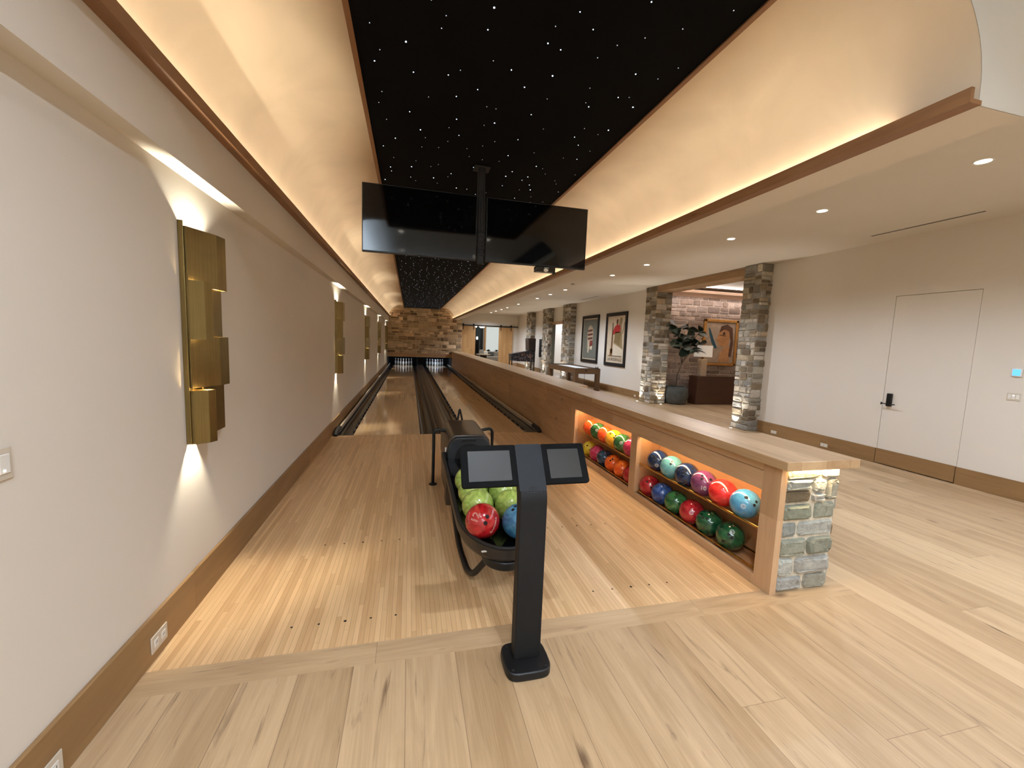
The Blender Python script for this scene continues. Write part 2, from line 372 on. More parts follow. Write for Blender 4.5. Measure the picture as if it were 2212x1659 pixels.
# left wall, soffit, right-hand walls
obj('wall_left', boxes((XL-.15, XL, -4.5, 26.2, -.1, 3.75)), m_wall, **ST)
obj('baseboard_left', boxes((XL, XL+.018, -4.5, VY1, 0, .225)), m_base, bevel=.003, **ST)
bm = BM(); prism(bm, [(XL, 2.414), (-1.10, 2.414), (-1.10, 2.705), (XL, 2.705)], -4.5, VY1, 'y'); obj('ceiling_soffit', bm, m_wall, **ST)
def ell(cx, sgn, a=.60, b=.56, n=18, z0=2.75):
    return [(cx+sgn*a*math.cos(t*PI/2/n), z0+b*math.sin(t*PI/2/n)) for t in range(n+1)]
CXL, CXR, CZ = -.50, 1.80, 3.31
prof = [(-1.10, 2.705)] + ell(CXL, -1) + ell(CXR, 1)[::-1] + [(2.405, 2.705)]
bm = BM(); sheet(bm, prof, VY0, VY1, 'y'); obj('ceiling_vault', bm, m_cove, smooth=True, **ST)
# arched header over the near end of the vault, and the box soffit beside it
out = [(-1.10, 2.705), (-1.195, 2.705), (-1.195, 3.75), (2.70, 3.75), (2.70, 2.705)] 
ring = ell(CXR, 1, .602, .562) ; ringl = ell(CXL, -1, .602, .562)
bm = BM()
def strip(A, B_):
    va = [bm.verts.new((x, VY0, z)) for x, z in A]; vb = [bm.verts.new((x, VY0, z)) for x, z in B_]
    for i in range(len(A)-1): bm.faces.new((va[i], va[i+1], vb[i+1], vb[i]))
R1 = [(2.405, 2.705)] + ring; strip(R1, [(2.70, 2.705+i*(3.75-2.705)/(len(R1)-1)) for i in range(len(R1))])
strip([(2.70, 3.75), (2.70, 3.75)], [(CXR, 3.312), (CXR, 3.312)])
quad(bm, (CXL, VY0, 3.312), (CXR, VY0, 3.312), (2.70, VY0, 3.75), (-1.195, VY0, 3.75))
L1 = [(-1.10, 2.705)] + ringl; strip([(-1.195, 2.705+i*(3.75-2.705)/(len(L1)-1)) for i in range(len(L1))], L1)
bmesh.ops.remove_doubles(bm, verts=bm.verts, dist=.0005)
obj('wall_header', bm, m_white, **ST)
obj('ceiling_soffit', boxes((2.40, 2.70, VY0+.004, 26.0, 2.705, 2.725), (2.68, 2.70, VY0+.004, 26.0, 2.7255, 3.75)), m_ceil, **ST)
# wood edge trims with the LED channel behind
for nm, s, x0 in (('trim_2', -1, -1.11), ('trim_3', 1, 2.41)):
    bm = BM(); q = [(x0, 2.704), (x0-s*.072, 2.704), (x0-s*.072, 2.768), (x0-s*.052, 2.768), (x0-s*.052, 2.722), (x0, 2.722)]
    prism(bm, q, VY0-.006 if s > 0 else -4.5, VY1, 'y'); obj(nm, bm, m_trimw, **ST)
# hall ceiling, near-room ceiling, back walls
obj('trim_9', boxes((XL, -1.0, -4.5, .4, 3.27, 3.33), (-1.02, -1.0, -4.5, .4, 3.33, 3.40), (-1.0, 2.70, -4.5, -4.22, 3.27, 3.33), (-1.0, 2.70, -4.24, -4.22, 3.33, 3.40)), m_white, **ST)
obj('ceiling', boxes((2.70, 16, -4.5, 34, HZ, HZ+.1)), m_ceil, **ST)
obj('ceiling_foreground', boxes((XL-.1, 2.70, -4.5, VY0, 3.75, 3.85)), m_white, **ST)
obj('ceiling_upper', boxes((XL-.1, 2.70, VY0, 26.2, 3.75, 3.85)), m_dark, **ST)
obj('wall_back', boxes((XL-.1, 12.5, -4.6, -4.5, -.1, 3.85)), m_wall, **ST)
D0, D1, DZ = 3.595, 4.53, 2.46
WT = .12
def wr(y0, y1, z0=0, z1=HZ): return (XR, XR+WT, y0, y1, z0, z1)
obj('wall_right', boxes(wr(-4.5, D0), wr(D0, D1, DZ), wr(D1, 7.12), wr(10.25, 17.3), wr(17.3, 19.2, 2.58), wr(19.2, 26.2), wr(7.12, 10.25, 3.2)), m_wall, **ST)
bm = boxes((XR-.018, XR, -4.5, D0-.004, 0, .225), (XR-.018, XR, D1+.004, 6.70, 0, .225), (XR-.018, XR, 10.76, 16.4, 0, .225), (XR-.018, XR, 20, 22.2, 0, .225), (XR-.018, XR, 23.1, 26, 0, .225))
obj('baseboard_right', bm, m_base, bevel=.003, **ST)
dr = obj('door_1', boxes((XR+.003, XR+.045, D0+.005, D1-.005, .012, DZ-.006)), m_wall, **ST)
obj('kick_plate', boxes((XR-.016, XR+.003, D0+.005, D1-.005, .014, .226)), m_base, dr, label='oak baseboard strip across the flush door')
obj('door_gap', boxes((XR+.05, XR+.06, D0-.02, D1+.02, 0, DZ+.02)), m_dark, dr)
hb = obj('door_handle', boxes((XR-.03, XR+.004, 4.405, 4.47, .868, 1.055)), m_black, dr, bevel=.008, label='black keypad lock plate')
b = BM(); tube(b, fillet([(XR-.01, 4.437, .905), (XR-.065, 4.437, .905), (XR-.065, 4.33, .905)], .02), .008, 10); cyl(b, (XR-.065, 4.437, .905), (XR-.065, 4.50, .905), .007, 8); disc(b, (XR-.065, 4.50, .905), (0, 1, 0), .02)
obj('lever', b, m_black, hb, smooth=True)
# end wall of stone over the pins, pit, masking board
stone_block('wall_far', XL, 2.86, VY1, VY1+.3, .75, 3.5, 'y', .33, .145, STONE_WARM, (206, 186, 154), 5, .014, .011, **ST)
stone_block('wall_return', 2.60, 2.86, VY1+.3, 26.1, 0, 2.72, 'X', .3, .12, STONE_WARM, (196, 174, 142), 8, **ST)
mk = obj('masking_board', boxes((XL, 2.32, VY1-.02, VY1+.02, .545, .75)), m_panelX, bevel=.003)
tag(mk, 'long oak fascia board over the pin openings below the stone wall', 'board')
obj('pit_wall', boxes((XL-.02, XL+.02, VY1+.03, 26.2, -.2, .8), (2.30, 2.33, VY1+.03, 26.2, -.2, .8), (XL, 2.33, 26.1, 26.2, -.2, 2.7), (XL, 2.33, VY1+.03, 26.2, .70, .75), (.43, .73, VY1+.3, 26.1, -.2, .7)), m_dark, **ST)
# barn-door wall and the bright room beyond
OX0, OX1, OZ, BY = 3.95, 5.62, 2.47, 26.0
obj('wall_far_hall', boxes((2.60, OX0, BY, BY+.14, 0, HZ), (OX1, 12.5, BY, BY+.14, 0, HZ), (OX0, OX1, BY, BY+.14, OZ, HZ)), m_wall, **ST)
obj('baseboard_far', boxes((2.86, OX0, BY-.018, BY, 0, .225), (OX1, XR, BY-.018, BY, 0, .225)), m_panelX, **ST)
obj('wall_lounge', boxes((2.0, 12.5, 32.4, 32.6, -.1, HZ), (2.3, 2.5, BY, 32.6, -.1, HZ), (8.6, 8.7, BY+.14, 32.6, -.1, HZ)), m_white, **ST)
# lobby behind the first opening
LX = 11.2
stone_block('wall_lobby', 6.9, LX, 10.8, 11.0, 0, 3.18, 'y', .34, .17, [(176, 158, 146), (158, 140, 128), (188, 170, 158), (144, 126, 114), (166, 150, 140)], (196, 178, 164), 21, .014, .008, **ST)
obj('wall_lobby_side', boxes((LX, LX+.1, 6.2, 11, 0, HZ), (6.92, LX, 6.3, 6.4, 0, HZ)), m_wall, **ST)
obj('ceiling_lobby', boxes((6.92, LX, 10.0, 10.8, 3.12, 3.18), (6.92, LX, 9.94, 10.0, 3.12, 3.2)), plaster('lobby_plaster', (226, 196, 178), .8, .02), **ST)
obj('trim_4', boxes((6.60, 7.08, 7.12, 10.25, 3.11, 3.279)), wood('oak_beam', (140, 112, 80), (172, 142, 106), (100, 74, 48), 'z', 'y', 1, 4, 0, .5, .3, .5, 0), bevel=.006, **ST)
# jamb and bright room behind the second opening
obj('wall_side_room', boxes((XR+.12, 16, 34, 34.1, 0, HZ), (16, 16.1, 17, 34, 0, HZ), (7.4, 16, 17.1, 17.2, 0, HZ)), plaster('cool_white_paint', (206, 212, 226), .8, .02), **ST)
obj('trim_5', boxes((6.72, XR+.14, 17.3, 19.2, 2.50, 2.585)), m_panelY, **ST)

# ------------------------------------------------------------------ lanes, gutters, ball track, pins
for nm, x0, x1 in (('left', -.865, .189), ('right', .968, 2.022)):
    l = obj('bowling_lane', boxes((x0, x1, A1+.004, 25.75, -.2, 0)), m_lane); tag(l, 'glossy maple bowling lane on the %s running to the far pins' % nm, 'bowling lane', 'the two bowling lanes')
def gutter(x0, x1, label, rail=None, bumps=False):
    r = (x1-x0)/2; c = (x0+x1)/2
    arc = [(c-r*math.cos(PI*i/14), -.004-.085*math.sin(PI*i/14)) for i in range(15)]
    q = arc + [(x1, -.12), (x0, -.12)]
    bm = BM(); prism(bm, q, A1+.004, 25.7, 'y'); t = thing('gutter', (c, A1, -.12), label, 'gutter', 'lane gutters')
    obj('channel', bm, m_gutter, t, smooth=True)
    bm = BM()
    for k in (-.04, .05): box(bm, c+k-.004, c+k+.004, A1+.01, 25.6, -.092, -.074)
    obj('channel_ridge', bm, m_cap, t)
    if bumps is not None:
        bm = BM(); xe = x1 if bumps else x0; s = -1 if bumps else 1
        y = A1+.25
        while y < 25: box(bm, min(xe, xe+s*.035), max(xe, xe+s*.035), y, y+.13, -.03, .012); y += .36
        obj('bumper_bracket', bm, m_blackm, t, kind='stuff')
    if rail:
        bm = BM(); cyl(bm, (rail, A1+.32, .055), (rail, 25.6, .055), .02, 10); box(bm, rail-.012, rail+.012, A1+.3, 25.6, -.1, .045)
        obj('bumper_rail', bm, m_rail, t, smooth=True, label='pale grey bumper rail')
        bm = BM(); tube(bm, fillet([(rail, A1+.36, .052), (rail, A1+.08, .05), (rail, A1-.03, .015), (rail, A1-.05, .002)], .05), .036, 12)
        obj('rail_end', bm, m_blackm, t, smooth=True, label='black rounded end of the bumper rail')
gutter(-1.105, -.865, 'dark gutter between the left wall and the left lane', -1.125, True)
gutter(.189, .425, 'dark gutter on the inner side of the left lane', None, None)
gutter(.735, .968, 'dark gutter on the inner side of the right lane', None, True)
gutter(2.022, 2.26, 'dark gutter between the right lane and the counter wall', 2.272, False)
t = thing('ball_track', (.58, A1, 0), 'brown ball track cover running between the two lanes', 'ball track')
q = [(.425, -.12), (.425, .012), (.47, .02), (.485, .008), (.53, .012), (.54, .026), (.61, .026), (.62, .012), (.67, .008), (.685, .02), (.735, .012), (.735, -.12)]
bm = BM(); prism(bm, q, A1+.004, 25.6, 'y'); obj('track_cover', bm, m_cap, t, smooth=True)
bm = BM(); prism(bm, [(21.2, .02), (22.3, .13), (23.1, .15), (23.45, .14), (23.45, .02)], .44, .72, 'x'); obj('pit_hood', bm, plain('hood_blue_black', (34, 38, 46), .35), t, bevel=.03, label='raised dark hood before the pins')
pin_prof = [(0, 0), (.026, 0), (.0286, .006), (.036, .04), (.0505, .08), (.0585, .11), (.0606, .125), (.056, .155), (.045, .19), (.031, .225), (.0235, .25), (.0230, .262), (.025, .285), (.0305, .325), (.0323, .34), (.029, .362), (.018, .377), (0, .381)]
pin0 = None; HP = 24.62
names = [['front'], ['left', 'right'], ['left', 'middle', 'right'], ['leftmost', 'second from left', 'second from right', 'rightmost']]
for side, cx in (('left', -.338), ('right', 1.495)):
    for r in range(4):
        for i in range(r+1):
            x, y = cx+(i-r/2)*.3048, HP+r*.264
            lab = 'white bowling pin, %s of the %s lane rack, %s' % (('head pin', 'second row', 'third row', 'back row')[r], side, names[r][i])
            if pin0 is None:
                bm = BM(); lathe(bm, [(a, b) for a, b in pin_prof if a > 0 or b == 0][1:] if False else [(max(a, .0005), b) for a, b in pin_prof], (x, y, 0), 20); pin0 = obj('bowling_pin', bm, m_pin, smooth=True); tag(pin0, lab, 'bowling pin', 'pins of the two racks')
                for z in (.262, .285):
                    b2 = BM(); lathe(b2, [(.0245, z-.006), (.0252, z), (.0262, z+.006)], (x, y, 0), 20); obj('neck_stripe', b2, m_pinr, pin0, smooth=True, label='red neck stripe')
            else:
                c = copy_tree(pin0, (x, y, 0)); c['label'] = lab
area('pit_lamp', (-.34, 23.8, .66), (math.radians(35), 0, 0), .9, .06, 7, (.75, .85, 1)); area('pit_lamp', (1.5, 23.8, .66), (math.radians(35), 0, 0), .9, .06, 11, (.62, .78, 1))

# ------------------------------------------------------------------ star ceiling
sp = thing('star_ceiling_panel', (.645, 1.6, 3.215), 'black star-field ceiling panel with a thin wood frame over the lanes', 'ceiling panel')
SX0, SX1, SZ = -.31, 1.60, 3.225
obj('panel', boxes((SX0, SX1, VY0+.02, VY1, SZ, SZ+.05)), m_star, sp)
obj('frame', boxes((SX0-.03, SX0, VY0+.02, VY1, SZ-.01, SZ+.06), (SX1, SX1+.03, VY0+.02, VY1, SZ-.01, SZ+.06), (SX0, SX1, VY0+.02, VY0+.05, SZ-.01, SZ+.06)), m_trimw, sp)
obj('hanger_box', boxes((SX0+.2, SX1-.2, VY0+.05, VY1, SZ+.05, CZ+.02)), m_dark, sp)
sr = random.Random(31); star_mesh = None
def star_bm(bm, x, y, r): lathe(bm, [(.0003, 0), (r, .0005), (r, .003)], (x, y, SZ-.003), 8)
spots_ = []
ny, nx = int((VY1-VY0-.2)/.205), 9
for a in range(ny):
    for c_ in range(nx):
        if sr.random() < .93: spots_.append((SX0+.03+(c_+sr.uniform(.05, .95))*(SX1-SX0-.06)/nx, VY0+.1+(a+sr.uniform(.05, .95))*.205))
spots_.sort(key=lambda p: p[1]); bm2 = BM(); bm3 = BM(); first = None; n = 0
for i, (x, y) in enumerate(spots_):
    if sr.random() < .45: star_bm(bm3, x, y, .0028); continue
    r = sr.choice((.0026, .003, .0036, .0046))
    if n < 100:
        b = BM()
        if first is None: star_bm(b, x, y, .0034); first = obj('star_light', b, m_starlight, sp); fx = (x, y)
        else:
            c = first.copy(); COL.objects.link(c); c.parent = sp; c.location = (x-fx[0], y-fx[1], 0)
            k = r/.0034
            c.scale = (k, k, 1); o_ = ORG[sp.name]; c.location = (x-o_.x-(fx[0]-o_.x)*k, y-o_.y-(fx[1]-o_.y)*k, 0)
        n += 1
    else: star_bm(bm2, x, y, r)
obj('star_light', bm2, m_starlight, sp, kind='stuff'); obj('faint_star_light', bm3, m_starlight2, sp, kind='stuff', label='fainter pinpoints')

# ------------------------------------------------------------------ televisions over the approach
def television(x0, x1, label):
    z0, z1, y = 2.352, 2.946, 3.99
    t = thing('television', ((x0+x1)/2, y+.03, z0), label, 'television', 'pair of televisions under the star ceiling')
    obj('casing', boxes((x0, x1, y, y+.035, z0, z1), (x0+.2, x1-.2, y+.035, y+.075, z0+.08, z1-.15)), m_black, t, bevel=.004)
    obj('screen', boxes((x0+.008, x1-.008, y-.003, y+.001, z0+.014, z1-.008)), m_tv, t)
    obj('maker_plate', boxes(((x0+x1)/2-.03, (x0+x1)/2+.03, y-.005, y, z0+.003, z0+.010)), m_char, t)
    return t
television(-.423, .602, 'left black flat television hanging below the star ceiling, beside the pole')
television(.692, 1.722, 'right black flat television hanging below the star ceiling, small box beneath it')
t = thing('television_mount', (.65, 4.06, 2.30), 'black ceiling pole and bracket between the two televisions', 'tv mount')
b = BM(); box(b, .61, .68, 4.03, 4.09, 2.40, 3.22); obj('pole', b, m_blackm, t, bevel=.01)
obj('ceiling_plate', boxes((.57, .72, 3.99, 4.13, 3.212, 3.224)), m_blackm, t, bevel=.004)
b = BM(); box(b, .618, .676, 3.985, 4.03, 2.33, 2.62)
for z in (2.40, 2.46, 2.52, 2.58): box(b, .612, .682, 3.978, 3.986, z, z+.03)
obj('bracket', b, m_char, t, bevel=.004)
b = BM(); box(b, -.1, 1.4, 4.09, 4.12, 2.60, 2.68); obj('cross_arm', b, m_black, t)
for x in (.622, .648, .668):
    b = BM(); tube(b, fillet([(x, 4.02, 3.0), (x, 3.99, 2.9), (x+.004, 3.98, 2.62)], .05), .006, 8); obj('cable', b, m_blackm, t, smooth=True)
t = thing('media_box', (1.30, 4.0, 2.30), 'small black media box with a white emblem under the right television', 'media box')
obj('casing', boxes((1.20, 1.405, 3.985, 4.06, 2.298, 2.352)), m_blackg, t, bevel=.006)
obj('indicator_strip', boxes((1.285, 1.335, 3.981, 3.986, 2.336, 2.343)), plain('pale_grey_plastic', (150, 160, 158), .5), t)
b = BM(); q = [(1.305+.022*math.cos(a)*(1+.12*math.cos(2*a)), 2.316+.017*math.sin(a)*(1+.1*math.cos(3*a))) for a in [2*PI*i/20 for i in range(20)]]
prism(b, q, 3.981, 3.986, 'y'); obj('emblem', b, m_whitep, t)
obj('side_clip', boxes((1.39, 1.405, 3.98, 4.03, 2.28, 2.30)), m_black, t)

# ------------------------------------------------------------------ wall sconces
def sconce(y0):
    t = thing('wall_sconce', (XL, y0, .96), 'tall aged-brass wall sconce of stacked folded plates on the left wall, nearest the camera', 'wall sconce', 'brass sconces along the left wall')
    w_ = .285; X = XL
    obj('back_plate', boxes((X, X+.012, y0+.05, y0+w_-.03, 1.0, 2.12)), m_brass, t)
    obj('side_fin', boxes((X, X+.026, y0-.012, y0-.004, .965, 2.172)), m_brass, t, bevel=.002)
    def cap(name, pts, z0, z1):
        inn = []; th = .006
        n = len(pts)
        for i, p in enumerate(pts):
            a = Vector(pts[max(0, i-1)]); c = Vector(pts[min(n-1, i+1)]); d = (c-a).normalized(); inn.append((p[0]-d.y*th, p[1]+d.x*th))
        bm = BM(); prism(bm, [(X+a, y0+b) for a, b in pts] + [(X+a, y0+b) for a, b in inn[::-1]], z0, z1, 'z')
        return obj(name, bm, m_brass, t)
    wide = [(.0, .0), (.035, .0), (.075, .104), (.105, .180), (.115, .272), (.0, .272)]
    nar = [(.0, -.003), (.040, -.003), (.095, .040), (.114, .082), (.0, .082)]
    cap('upper_wide_plate', wide, 1.835, 2.145); cap('upper_narrow_plate', nar, 1.545, 1.865)
    cap('lower_wide_plate', wide, 1.275, 1.560); cap('lower_narrow_plate', nar, .960, 1.262)
    obj('recessed_plate', boxes((X+.048, X+.056, y0+.085, y0+.345, 1.52, 1.85)), m_brass, t); obj('recessed_plate', boxes((X+.044, X+.052, y0+.085, y0+.352, .985, 1.29)), m_brass, t)
    spot('sconce_lamp', (X+.032, y0+.13, 2.06), (PI, 0, 0), 28, (1, .90, .70), 120, .5, .012, t)
    spot('sconce_lamp', (X+.035, y0+.042, 1.03), (0, 0, 0), 28, (1, .90, .70), 120, .5, .012, t)
    for (dd, yy, z, p) in ((.064, .03, 1.572, 1.3), (.064, .03, 1.248, 1.6), (.064, .03, 1.85, .7), (.083, .2, 1.822, 1.2), (.085, .2, 1.554, .7)):
        point('sconce_glow_lamp', (X+dd, y0+yy, z), p, (1, .70, .34), .006, t)
    return t
s0 = sconce(2.612)
for y, l in ((7.33, 'second'), (12.0, 'third'), (16.75, 'fourth'), (21.65, 'fifth and farthest')):
    c = copy_tree(s0, (XL, y, .96)); c['label'] = 'tall aged-brass wall sconce on the left wall, %s from the camera' % l

# ------------------------------------------------------------------ counter wall with ball niches
def text_mesh(txt, size, outline=0, extr=.0):
    cu = bpy.data.curves.new('t', 'FONT'); cu.body = txt; cu.size = size; cu.align_x = 'CENTER'; cu.align_y = 'CENTER'
    if outline: cu.fill_mode = 'NONE'; cu.bevel_depth = outline; cu.bevel_resolution = 0
    cu.resolution_u = 3
    ob = bpy.data.objects.new('t', cu); COL.objects.link(ob); dg = bpy.context.evaluated_depsgraph_get(); dg.update()
    me = ob.evaluated_get(dg).to_mesh(); bt = BM(); bt.from_mesh(me)
    for _k in range(4):
        le = [e for e in bt.edges if e.calc_length() > size*.14]
        if le: bmesh.ops.subdivide_edges(bt, edges=le, cuts=1, use_grid_fill=False)
    bt.verts.index_update(); vs = [tuple(v.co) for v in bt.verts]; fs = [tuple(v.index for v in f.verts) for f in bt.faces]; bt.free()
    ob.evaluated_get(dg).to_mesh_clear(); bpy.data.objects.remove(ob); bpy.data.curves.remove(cu); return vs, fs
def flat_text(bm, txt, size, c, ux, uy, off=.001, outline=0, sx=1.):
    vs, fs = text_mesh(txt, size, outline); c, ux, uy = Vector(c), Vector(ux), Vector(uy); nn = ux.cross(uy).normalized()
    V = [bm.verts.new(c+ux*(x*sx)+uy*y+nn*(off+z)) for x, y, z in vs]
    for f in fs:
        try: bm.faces.new([V[i] for i in f])
        except Exception: pass
def ball_text(bm, c, r, d, upv, txt, size, outline=0, dx=0, dy=0, rot=0, uxv=None):
    vs, fs = text_mesh(txt, size, outline); d = Vector(d).normalized(); ux = Vector(upv).cross(d).normalized()
    if uxv: ux = Vector(uxv); ux = (ux-d*ux.dot(d)).normalized()
    uy = d.cross(ux)
    cr, sr_ = math.cos(rot), math.sin(rot); V = []
    for x, y, z in vs:
        x, y = x*cr-y*sr_+dx, x*sr_+y*cr+dy
        V.append(bm.verts.new(Vector(c)+(d+ux*(x/r)+uy*(y/r)).normalized()*(r+.0004+max(z, -.0003))))
    for f in fs:
        try: bm.faces.new([V[i] for i in f])
        except Exception: pass
def ballmat(name, c1, c2, sc=9, dist=2.5, rough=.1):
    s = N(name); f = s.noise(s.objc(), sc, 5, dist, .6)
    s.set(Base_Color=s.mix(s.mapr(f, .35, .65), lin(c1), lin(c2)), Roughness=rough); s.p.inputs['Coat Weight'].default_value = .5; s.p.inputs['Coat Roughness'].default_value = .04; return s.m
BM_ = dict(navy=ballmat('navy_pearl', (8, 11, 26), (34, 56, 96), 7), teal=ballmat('teal_pearl', (74, 140, 150), (110, 170, 176), 6), plum=ballmat('plum_pearl', (88, 40, 76), (120, 64, 102), 7),
    red=ballmat('red_swirl', (190, 22, 28), (232, 60, 54), 8), sky=ballmat('sky_blue_pearl', (52, 120, 168), (88, 158, 196), 6), crim=ballmat('crimson_swirl', (140, 16, 26), (196, 44, 50), 9),
    blue=ballmat('royal_blue_swirl', (20, 40, 96), (66, 100, 160), 8), green=ballmat('green_marble', (16, 62, 30), (60, 120, 66), 7), dkgreen=ballmat('dark_green_marble', (10, 44, 26), (32, 92, 54), 6),
    orange=ballmat('orange_red_pearl', (226, 62, 22), (250, 104, 46), 6), amber=ballmat('amber_yellow_pearl', (226, 150, 22), (250, 190, 60), 5), mag=ballmat('magenta_marble', (160, 20, 60), (214, 70, 110), 8),
    yel=ballmat('yellow_marble', (196, 168, 20), (232, 214, 70), 9), tang=ballmat('tangerine_marble', (214, 70, 16), (244, 120, 40), 8), slate=ballmat('slate_blue_marble', (14, 24, 38), (62, 92, 116), 9),
    lime=ballmat('lime_green_marble', (118, 146, 56), (178, 200, 104), 7, 3., .18), redball=ballmat('red_house_ball', (150, 14, 22), (196, 36, 40), 8, 2.5, .2), bluer=ballmat('steel_blue_ball', (30, 88, 130), (84, 150, 190), 7, 2.5, .2))
m_hole = plain('finger_hole_dark', (10, 8, 8), .8); m_ink = plain('cream_engraving', (232, 206, 190), .5); m_inkw = plain('white_engraving', (214, 222, 226), .5)
BR = .1085
def ball(x, y, z, mat, label, group, look=None, text=None, holes=True, size=.045, ink=None, up=(0, 0, 1), rot=0, ring=False):
    c = Vector((x, y, z)); bm = BM(); bmesh.ops.create_uvsphere(bm, u_segments=40, v_segments=24, radius=BR); bmesh.ops.translate(bm, verts=bm.verts, vec=c)
    o = obj('bowling_ball', bm, mat, smooth=True); tag(o, label, 'bowling ball', group)
    toc = (Vector((0, 0, 1.6))-c).normalized()
    look = Vector(look).normalized() if look else toc
    if holes:
        hd = (Vector(holes) if holes is not True else (toc*.55+Vector((rnd.uniform(-.6, .6), rnd.uniform(-.3, .3), rnd.uniform(.2, .8)))))
        hd.normalize(); u = hd.orthogonal().normalized(); v = hd.cross(u); a = rnd.uniform(0, 6.28) if holes is True else 0
        u, v = u*math.cos(a)+v*math.sin(a), v*math.cos(a)-u*math.sin(a)
        for p, q, r in ((-.016, .02, .011), (.016, .02, .011), (0, -.055, .013)):
            b = BM(); dd = (hd+u*(p/BR)+v*(q/BR)).normalized(); s_ = dd.orthogonal().normalized(); t_ = dd.cross(s_)
            b.faces.new([b.verts.new(c+(dd+(s_*math.cos(k*PI/8)+t_*math.sin(k*PI/8))*(r/BR)).normalized()*(BR+.0005)) for k in range(16)])
            obj('finger_hole', b, m_hole, o)
    if text:
        b = BM(); ball_text(b, c, BR, look, up, text, size, .0011, rot=rot); obj('number', b, ink or m_inkw, o, label='engraved outline figures')
    if ring:
        b = BM(); d = look; ux = Vector(up).cross(d).normalized(); uy = d.cross(ux)
        for rr in (.012, .017):
            pts = [c+(d+ux*(rr/BR*math.cos(k*PI/10))+uy*(rr/BR*math.sin(k*PI/10))).normalized()*(BR+.0003) for k in range(20)]; tube(b, pts, .0011, 5, True)
        for k in (-1, 1): tube(b, [c+(d+ux*(k*.004/BR)+uy*(q/BR)).normalized()*(BR+.0003) for q in (-.008, .008)], .001, 5)
        obj('emblem', b, ink or m_inkw, o, label='engraved ring emblem')
    return o
CW = thing('counter_wall', (2.6, 12, 0), 'long low oak-clad wall dividing lanes from hall, with two ball niches', 'counter wall')
FX = 2.32; NZ0, NZ1 = .065, .67; n2, n1 = (2.20, 3.77), (3.89, 5.44)
obj('end_stile', boxes((FX, FX+.05, 2.06, 2.20, 0, .858)), m_panelZ, CW, bevel=.002)
obj('middle_stile', boxes((FX, FX+.05, 3.77, 3.89, NZ0, NZ1)), m_panelZ, CW)
obj('top_rail', boxes((FX, FX+.05, 2.20, 5.60, NZ1, .858)), m_panelY, CW, bevel=.002)
obj('bottom_rail', boxes((FX, FX+.03, 2.20, 5.60, 0, NZ0)), m_panelY, CW, bevel=.002)
obj('far_stile', boxes((FX, FX+.05, 5.44, 5.60, NZ0, NZ1)), m_panelZ, CW)
obj('far_cladding', boxes((FX, FX+.05, 5.60, VY1-.02, 0, .858)), m_panelY, CW)
obj('groove_shadow_strip', boxes((FX-.002, FX+.01, 2.20, VY1-.02, .80, .8045)), m_trimw, CW)  # darker strip in place of a groove; its shadow line is painted
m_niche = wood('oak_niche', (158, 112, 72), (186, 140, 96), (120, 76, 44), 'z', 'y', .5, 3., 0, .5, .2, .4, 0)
for nm, (y0, y1) in (('near', n2), ('far', n1)):
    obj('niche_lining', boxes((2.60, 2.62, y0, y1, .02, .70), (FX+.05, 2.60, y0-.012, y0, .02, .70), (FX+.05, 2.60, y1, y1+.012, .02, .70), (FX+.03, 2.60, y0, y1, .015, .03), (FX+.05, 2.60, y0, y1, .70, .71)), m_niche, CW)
    for x, z in ((2.37, .375), (2.545, .385), (2.37, .075), (2.545, .085)):
        b = BM(); cyl(b, (x, y0, z), (x, y1, z), .0095, 12); obj('brass_rod', b, m_rod, CW, smooth=True)
    obj('shelf_lip', boxes((2.545, 2.60, y0, y1, .355, .37)), m_niche, CW)
    obj('led_bar', boxes((FX+.052, FX+.080, y0+.02, y1-.02, .692, .70)), m_glow, CW)
    area('niche_lamp', (FX+.09, (y0+y1)/2, .688), (0, math.radians(-12), 0), .015, y1-y0-.06, 3.0, (1, .74, .48))
obj('core', boxes((2.63, 2.66, 2.8, 6.3, 0, .858), (FX+.05, 2.86, 6.3, VY1, 0, .858), (FX+.05, 2.63, 5.60, 6.3, 0, .858)), m_panelY, CW)
ctp = [(2.29, 2.0), (2.88, 2.0), (2.88, 2.78), (2.70, 2.78), (2.70, 6.3), (2.88, 6.3), (2.88, VY1), (2.29, VY1)]
bm = BM(); prism(bm, ctp, .858, .917, 'z'); ct = obj('countertop', bm, m_top, bevel=.003); tag(ct, 'long thick oak countertop capping the low wall beside the lanes', 'countertop')
sp_ = stone_block('stone_end_pier', 2.37, 2.81, 2.085, 2.185, 0, .857, 'yX', .185, .15, STONE_END, (206, 196, 176), 14, .02, .008); stone_block('stone_return', 2.67, 2.81, 2.186, 2.74, 0, .857, 'XY', .15, .125, STONE_END, (206, 196, 176), 15, .02, .008, parent=sp_); tag(sp_, 'grey ashlar stone pier under the near end of the oak countertop', 'stone pier')
area('pier_lamp', (2.60, 2.045, .852), (math.radians(25), 0, 0), .42, .012, 3.2, (1, .72, .40))
g2, g1 = 'bowling balls in the nearer niche', 'bowling balls in the farther niche'
T = 'on the nearer upper rods'; Bt = 'on the nearer lower rods'
TZ, BZ, BX = .457, .152, 2.458
ball(BX, 2.462, TZ, BM_['sky'], 'sky blue ball with a ring emblem, nearest '+T, g2, look=(-.75, -.62, .1), ring=True, holes=(-.2, -.8, .45))
ball(BX, 2.690, TZ, BM_['red'], 'bright red swirled ball, second from the near end '+T, g2, holes=False)
ball(BX, 2.912, TZ, BM_['plum'], 'plum purple ball with outlined figures '+T, g2, look=(-.62, -.72, -.12), text='10', size=.05, holes=(-.45, -.55, .62))
ball(BX, 3.134, TZ, BM_['navy'], 'dark navy ball between the plum and teal balls '+T, g2)
